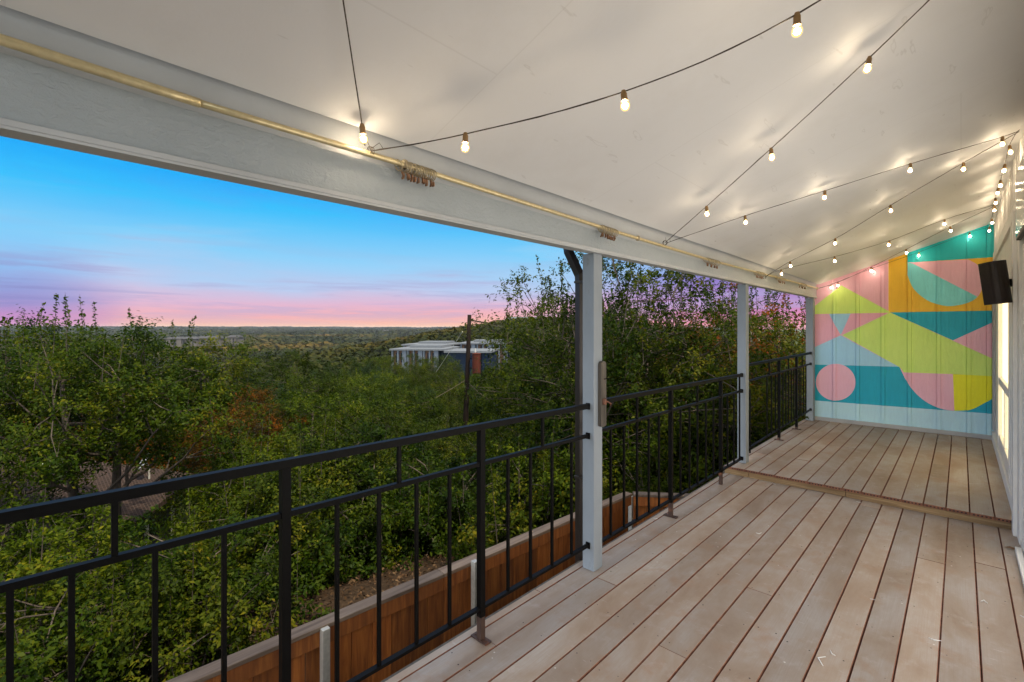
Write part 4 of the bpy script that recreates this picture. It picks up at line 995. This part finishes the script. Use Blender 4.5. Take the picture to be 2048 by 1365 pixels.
# ------------------------------------------------------------------ fence
fence = empty('wooden_fence', 'orange stained cedar fence with a flat cap, turning a corner below the deck', 'fence', loc=(-2.578, 4.53, -2.3))
ZT = -.175
def fence_run(a, b, flip):
    a = Vector(a); b = Vector(b); L_ = (b-a).length; ux = (b-a)/L_; nv = Vector((-ux.y, ux.x, 0))*flip   # nv points to the house side
    mxf = Matrix(((ux.x, nv.x, 0, a.x), (ux.y, nv.y, 0, a.y), (0, 0, 1, 0), (0, 0, 0, 1)))
    mb = MB(); x = 0
    while x < L_-.02:
        w = min(.139, L_-x); gap = random.choice((.003, .004, .004, .006, .008)); mb.bbox(x+gap/2, x+w-gap/2, -.010+random.uniform(-.003, .003), .008+random.uniform(-.002, .001), -2.25, ZT-.022, .0035, 0, random.random(), mx=mxf); x += w
    rel(mb, fence.location).build('pickets', M['cedar'], fence)
    mb = MB(); x = 0
    while x < L_:
        w = min(2.4, L_-x); mb.bbox(x, x+w-.003, .0095, .050, ZT-.122, ZT-.024, .003, 0, random.random(), mx=mxf); mb.bbox(x, x+w-.003, .0095, .045, -1.35, -1.26, .003, 0, random.random(), mx=mxf); x += w
    rel(mb, fence.location).build('rail', M['cedar'], fence)
    mb = MB(); x = 0
    while x < L_: w = min(2.4, L_-x); mb.bbox(x, x+w-.004, -.03, .065, ZT-.022, ZT+.004, .004, 0, random.random(), mx=mxf); x += w
    rel(mb, fence.location).build('cap', M['cedar_top'], fence)
    return mxf
corner = (-2.578, 4.53, 0); ud = Vector((-2.783+2.578, 1.17-4.53, 0)).normalized()
end = Vector(corner)+ud*8.5
mxl = fence_run(corner, tuple(end), 1)
mxs = fence_run((-2.53, 4.56, 0), (-1.95, 5.0, 0), -1)
for px, py in ((650, 1256), (950, 1122), (1262, 992)):
    p = onX(px, py, -2.62 if px > 700 else -2.70)
    mb = MB(); mb.bbox(p.x-.022, p.x+.022, p.y-.022, p.y+.022, -2.3, p.z, .003); rel(mb, fence.location).build('steel_post', M['galv'], fence)

# ------------------------------------------------------------------ utility pole
D0 = 30.0; pb = atD(926, D0, -9.0); ptp = atD(939, D0, zAt(630, D0))
pole = empty('utility_pole', 'dark wooden utility pole rising above the trees', 'utility pole', loc=pb)
mb = MB(); mb.tube([pb.lerp(ptp, k/8) for k in range(9)], [.20-.075*k/8 for k in range(9)], 14); rel(mb, pb).build('pole_shaft', M['pole'], pole, smooth=True)
tc_ = atD(953, D0-.3); z0, z1 = zAt(747, D0), zAt(706, D0)
mb = MB(); mb.lathe((tc_.x, tc_.y, 0), [(.0, z0), (.24, z0), (.265, z0+.05), (.265, z1-.08), (.285, z1-.07), (.285, z1-.03), (.22, z1), (0, z1+.02)], 20); tr_ = rel(mb, pb).build('transformer', M['rust'], pole, smooth=False)
mb = MB(); mb.tube([(tc_.x-.1, tc_.y, z1), (tc_.x-.1, tc_.y, z1+.28)], .035, 8); mb.tube([(tc_.x-.1, tc_.y, z1+.07), (tc_.x-.1, tc_.y, z1+.11)], .06, 8); rel(mb, pb).build('bushing', M['galv'], tr_)
mb = MB(); mb.bar(Vector((tc_.x, tc_.y, (z0+z1)/2+.3)), atD(940, D0, (z0+z1)/2+.3), .08); mb.bar(Vector((tc_.x, tc_.y, (z0+z1)/2-.3)), atD(940, D0, (z0+z1)/2-.3), .08); rel(mb, pb).build('hanger', M['iron'], pole)
mb = MB(); mb.tube([atD(963, D0-.4, zAt(706, D0)), atD(964, D0-.4, zAt(770, D0))], .03, 8); rel(mb, pb).build('fuse_cutout', M['iron'], pole)
mb = MB(); a = atD(943, D0, zAt(641, D0)); b = atD(965, D0-.4, zAt(645, D0))
for k in range(6): p = a.lerp(b, k/5); mb.lathe(p, [(.03, -.05), (.09, -.03), (.10, 0), (.03, .04)], 10)
mb.tube([a, b], .03, 6); rel(mb, pb).build('insulator', M['iron'], pole)
def wire(px0, py0, D0_, px1, py1, D1_, r, sag, label, mat='cable'):
    a = atD(px0, D0_, zAt(py0, D0_)); b = atD(px1, D1_, zAt(py1, D1_)); mb = MB()
    mb.tube([a.lerp(b, k/14)-Vector((0, 0, sag*4*(k/14)*(1-k/14))) for k in range(15)], r, 5); o = rel(mb, a).build('overhead_wire', M[mat], None); o.location = a; tag(o, label, 'wire', 'overhead wires at the utility pole')
wire(965, 645, D0-.4, 1230, 670, 24, .012, .3, 'thin wire running right from the insulators at the pole top')
wire(925, 664, D0, 872, 745, D0+4, .016, .02, 'pale guy wire slanting down left from the pole top', 'galv')
wire(932, 760, D0, 610, 885, 22, .018, .5, 'dark cable sagging left from the lower part of the pole')
wire(936, 772, D0, 1090, 778, 26, .02, .1, 'cable running right just below the transformer')
wire(936, 765, D0, 1110, 850, 22, .014, .5, 'slack cable dropping right into the trees below the transformer')

# ------------------------------------------------------------------ neighbour house with the brown roof
nb = empty('neighbour_house', 'low brown shingle roofed house glimpsed through the trees at left', 'house', loc=atD(230, 14, -6))
q1 = atD(397, 16.0, zAt(968, 16.0)); q2 = atD(235, 11.3, zAt(1043, 11.3)); ax = (q2-q1); ax.z = 0; Lh = ax.length*1.25; ax.normalize(); ay = Vector((-ax.y, ax.x, 0))
if ay.dot(Rv) > 0: ay = -ay
ez = (q1.z+q2.z)/2; wd = 5.2; rise = 1.15
def nbp(a, b, z): return q1+ax*a+ay*b-Vector((0, 0, q1.z))+Vector((0, 0, z))
mb = MB(); th = .14
for b0, z0_, b1, z1_ in ((0, ez, wd, ez+rise), (wd*2, ez, wd, ez+rise)):
    vs = [nbp(0, b0, z0_), nbp(Lh, b0, z0_), nbp(Lh, b1, z1_), nbp(0, b1, z1_)]; vs += [v-Vector((0, 0, th)) for v in vs]
    mb.add(vs, [(0, 1, 2, 3), (7, 6, 5, 4), (0, 4, 5, 1), (1, 5, 6, 2), (2, 6, 7, 3), (3, 7, 4, 0)])
rfo = rel(mb, nb.location).build('roof', M['shingle'], nb)
mb = MB(); vs = [nbp(a, b, z) for z in (ez-3.2, ez-.1) for a, b in ((.5, .6), (Lh-.5, .6), (Lh-.5, 2*wd-.6), (.5, 2*wd-.6))]; vs += [nbp(.5, wd, ez+rise-.25), nbp(Lh-.5, wd, ez+rise-.25)]
mb.add(vs, [(0, 1, 5, 4), (2, 3, 7, 6), (1, 2, 6, 9, 5), (3, 0, 4, 8, 7)]); rel(mb, nb.location).build('wall', M['stuccoW'], nb)
mb = MB(); mb.bar(nbp(.3, .05, ez-.08), nbp(Lh-.3, .05, ez-.08), .06, .16); mb.bar(nbp(.55, .55, ez-3), nbp(.55, .55, ez-.1), .09); mb.bar(nbp(2.2, .55, ez-3), nbp(2.2, .55, ez-.1), .09); rel(mb, nb.location).build('eave_trim', M['white'], nb)
mb = MB(); vs = [nbp(a, .58, z) for a, z in ((.9, ez-1.3), (1.9, ez-1.3), (1.9, ez-.35), (.9, ez-.35))]; mb.add(vs, [(0, 1, 2, 3)]); mb.add([v+(-ay)*.01 for v in vs], [(0, 1, 2, 3)]); rel(mb, nb.location).build('window', M['darkglass'], nb)
def roofpt(a, b): return nbp(a, b, ez+rise*b/wd)
mb = MB(); c = roofpt(1.0, 1.0); mb.tube([c, c+Vector((0, 0, .35)), c+Vector((.1, -.1, .55))], .025, 8); mx = Matrix.Translation(c+Vector((.1, -.1, .6))) @ Matrix.Rotation(R(55), 4, 'X')
vs = [mx @ Vector((r*math.cos(a), r*math.sin(a), r*r*.5)) for r in (.02, .15, .28) for a in np.linspace(0, 2*math.pi, 17)[:-1]]; mb.add(vs, [(i*16+k, i*16+(k+1) % 16, (i+1)*16+(k+1) % 16, (i+1)*16+k) for i in range(2) for k in range(16)]+[tuple(range(16))])
o = rel(mb, c).build('satellite_dish', M['galv'], None); o.location = c; tag(o, 'grey satellite dish on the brown shingle roof', 'satellite dish')
c = roofpt(1.3, 3.4); mb = MB(); mb.lathe(c, [(.20, -.1), (.20, .1), (.30, .16), (.30, .2), (.18, .32), (0, .36)], 14); o = rel(mb, c).build('roof_vent', M['galv'], None); o.location = c; tag(o, 'round domed metal vent on the brown roof', 'roof vent')

# ------------------------------------------------------------------ blue terrace buildings
def frame_building(label, pxs, D, ytop, n_bays, width, depth, h, yawd, name='terrace_building'):
    c = atD(pxs, D); z1 = zAt(ytop, D); t = empty(name, label, 'building', loc=(c.x, c.y, z1-h))
    mx = Matrix.Translation((c.x, c.y, z1-h)) @ Matrix.Rotation(yawd, 4, 'Z')     # local x along front, -y towards camera
    mb = MB(); mb.box(0, width, .9, depth, 0, h-.35, mx=mx); rel(mb, t.location).build('wall', M['bluewall'], t)
    mb = MB(); mb.box(-.4, width+.4, -.3, depth+.4, h-.35, h, mx=mx); mb.box(width*.2, width*.85, depth*.35, depth*.9, h, h+.55, mx=mx); rel(mb, t.location).build('roof', M['palewall'], t)
    bw = width*.92/n_bays
    for i in range(n_bays):
        x0 = width*.0+i*bw
        mb = MB()
        for xx, ww in ((x0, .32), (x0+bw*.36, .32), (x0+bw*.68, .95)): mb.box(xx, xx+ww, -.1, .885, .02, h-.36, mx=mx)
        rel(mb, t.location).build('white_fin', M['fin'], t)
        mb = MB(); mb.box(x0+.33, x0+bw*.68-.01, .55, .88, .03, h-.37, mx=mx); rel(mb, t.location).build('recess_panel', M['tan'], t)
        for zz in (.8, 4.2):
            if zz+1.8 > h: continue
            for xx in (x0+bw*.22, x0+bw*.54):
                mb = MB(); mb.box(xx, xx+bw*.10, .50, .545, zz, zz+2.1, mx=mx); rel(mb, t.location).build('window', M['darkglass'], t)
    for xx in (width*.985,):
        for zz in (1.0, 4.4):
            mb = MB(); mb.box(width+.001, width+.05, depth*.35, depth*.5, zz, zz+1.4, mx=mx); rel(mb, t.location).build('window', M['darkglass'], t)
yw = YAW
frame_building('long dark blue building with white framed bays left of the pole', 783, 104, 698, 3, 11.5, 16, 7.2, yw-.10)
frame_building('second blue building with a white roof behind the first', 806, 122, 689, 4, 12, 16, 7.0, yw-.10)
frame_building('blue building with white framed windows right of the pole', 921, 118, 686, 3, 13.0, 14, 7.0, yw-.05)
# blue side wing between
t = empty('blue_annex', 'plain dark blue annex with a pale roof behind the pole', 'building', loc=atD(890, 101, zAt(703, 101)-6.5)); c = t.location
mx = Matrix.Translation(c) @ Matrix.Rotation(yw-.1, 4, 'Z'); mb = MB(); mb.box(0, 9.5, 0, 12, 0, 6.2, mx=mx); rel(mb, c).build('wall', M['bluewall'], t)
mb = MB(); mb.box(-.2, 9.9, -.3, 12.3, 6.2, 6.6, mx=mx); rel(mb, c).build('roof', M['palewall'], t)
mb = MB(); mb.box(2.6, 3.6, -.04, -.002, 4.2, 4.8, mx=mx); rel(mb, c).build('window', M['darkglass'], t)

# distant apartment blocks
def apartment(px, D, yt, w, h, d, label, rot=0, mat='stuccoW', name='apartment_block', roofm='roofgrey', gable=True):
    z1 = zAt(yt, D); c = atD(px, D, z1-h); t = empty(name, label, 'building', 'distant apartment blocks in the valley' if name == 'apartment_block' else None, c)
    mx = Matrix.Translation(c) @ Matrix.Rotation(yw+rot, 4, 'Z'); hw = h*.72
    mb = MB(); mb.box(0, w, 0, d, -1.5, hw, mx=mx)
    for k in range(3): mb.box(w*(.08+.33*k), w*(.22+.33*k), -1.2, -.01, -1.5, hw+.6, mx=mx)
    rel(mb, c).build('wall', M[mat], t)
    mb = MB()
    if gable:
        vs = [mx @ Vector(v) for v in ((-.8, -1.6, hw+.02), (w+.8, -1.6, hw+.02), (w+.8, d+.8, hw+.02), (-.8, d+.8, hw+.02), (w*.06, d/2, h), (w*.94, d/2, h))]
        mb.add(vs, [(0, 1, 5, 4), (1, 2, 5), (2, 3, 4, 5), (3, 0, 4), (3, 2, 1, 0)])
    else: mb.box(-.5, w+.5, -1.5, d+.5, hw+.02, hw+.9, mx=mx)
    rel(mb, c).build('roof', M[roofm], t)
    nf = 3
    for k in range(7):
        for f in range(nf):
            x = w*(.03+.137*k)
            if any(w*(.06+.33*q) < x < w*(.235+.33*q) or w*(.06+.33*q) < x+w*.06 < w*(.235+.33*q) for q in range(3)): continue
            mb = MB(); mb.box(x, x+w*.06, -.15, -.01, -.6+f*hw/nf, -.6+f*hw/nf+hw/nf*.6, mx=mx); rel(mb, c).build('window', M['darkglass'], t)
for px, D, yt, w, lab in ((328, 420, 674, 26, 'distant grey apartment block nearest the big left tree'), (392, 430, 673, 20, 'distant grey apartment block in the middle of the row'), (430, 440, 674.5, 13, 'small distant apartment block right of the middle one'), (454, 435, 671, 9, 'last and narrowest apartment block of the distant row')):
    apartment(px, D, yt, w, 7.2, 14, lab, .15)
apartment(1021, 330, 633.5, 26, 11, 16, 'large pale tower block on the hill above the right trees', .3, 'brickred', 'tower_block', 'palewall')
g = random.Random(4)
spots = [(g.gauss(470, 75), g.uniform(1500, 2300), g.uniform(661.5, 666)) for _ in range(20)]+[(g.uniform(585, 660), g.uniform(900, 1500), g.uniform(666, 672)) for _ in range(5)]+[(g.uniform(690, 900), g.uniform(1200, 2200), g.uniform(660, 667)) for _ in range(9)]
for i, (px, D, yt) in enumerate(spots):
    z1 = zAt(yt, D); w = g.uniform(9, 20); h = g.uniform(5, 8); c = atD(px, D, z1-h)
    t = empty('distant_house', 'tiny pale house far off near the horizon', 'house', 'tiny houses scattered below the horizon', c); mx = Matrix.Translation(c) @ Matrix.Rotation(yw+g.uniform(-.4, .4), 4, 'Z')
    mb = MB(); mb.box(0, w, 0, 9, -12, h*.62, mx=mx); rel(mb, c).build('wall', M['palewall'] if g.random() < .7 else M['stuccoW'], t)
    mb = MB(); mb.add([mx @ Vector(v) for v in ((-.5, -.5, h*.62), (w+.5, -.5, h*.62), (w+.5, 9.5, h*.62), (-.5, 9.5, h*.62), (-.3, 4.5, h), (w+.3, 4.5, h))], [(0, 1, 5, 4), (1, 2, 5), (2, 3, 4, 5), (3, 0, 4)]); rel(mb, c).build('roof', M['roofgrey'], t)
c = atD(882, 1400, zAt(660, 1400)); t = empty('water_tank', 'tiny dark water tank on legs on the horizon', 'water tank', loc=c)
mb = MB(); mb.lathe(c, [(0, 3), (5, 3), (5, 8), (0, 9.5)], 12); rel(mb, c).build('tank', M['roofgrey'], t)
for a in (-3, 0, 3):
    mb = MB(); mb.bar(c+Rv*a-Vector((0, 0, 12)), c+Rv*a+Vector((0, 0, 3)), .8); rel(mb, c).build('leg', M['roofgrey'], t)

# ------------------------------------------------------------------ haze
mb = MB(); mb.box(-5300, 5300, -5300, 5300, -60, 22); hz = NT('thin_evening_haze'); hz.n.remove(hz.b)
pv = hz.new('ShaderNodeVolumePrincipled'); pv.inputs['Density'].default_value = HAZE; pv.inputs['Color'].default_value = (.72, .80, .95, 1); hz.link(pv.outputs[0], hz.out.inputs['Volume'])
o = mb.build('haze', hz.m, None); tag(o, 'thin blue evening haze over the valley', 'haze', kind='stuff')
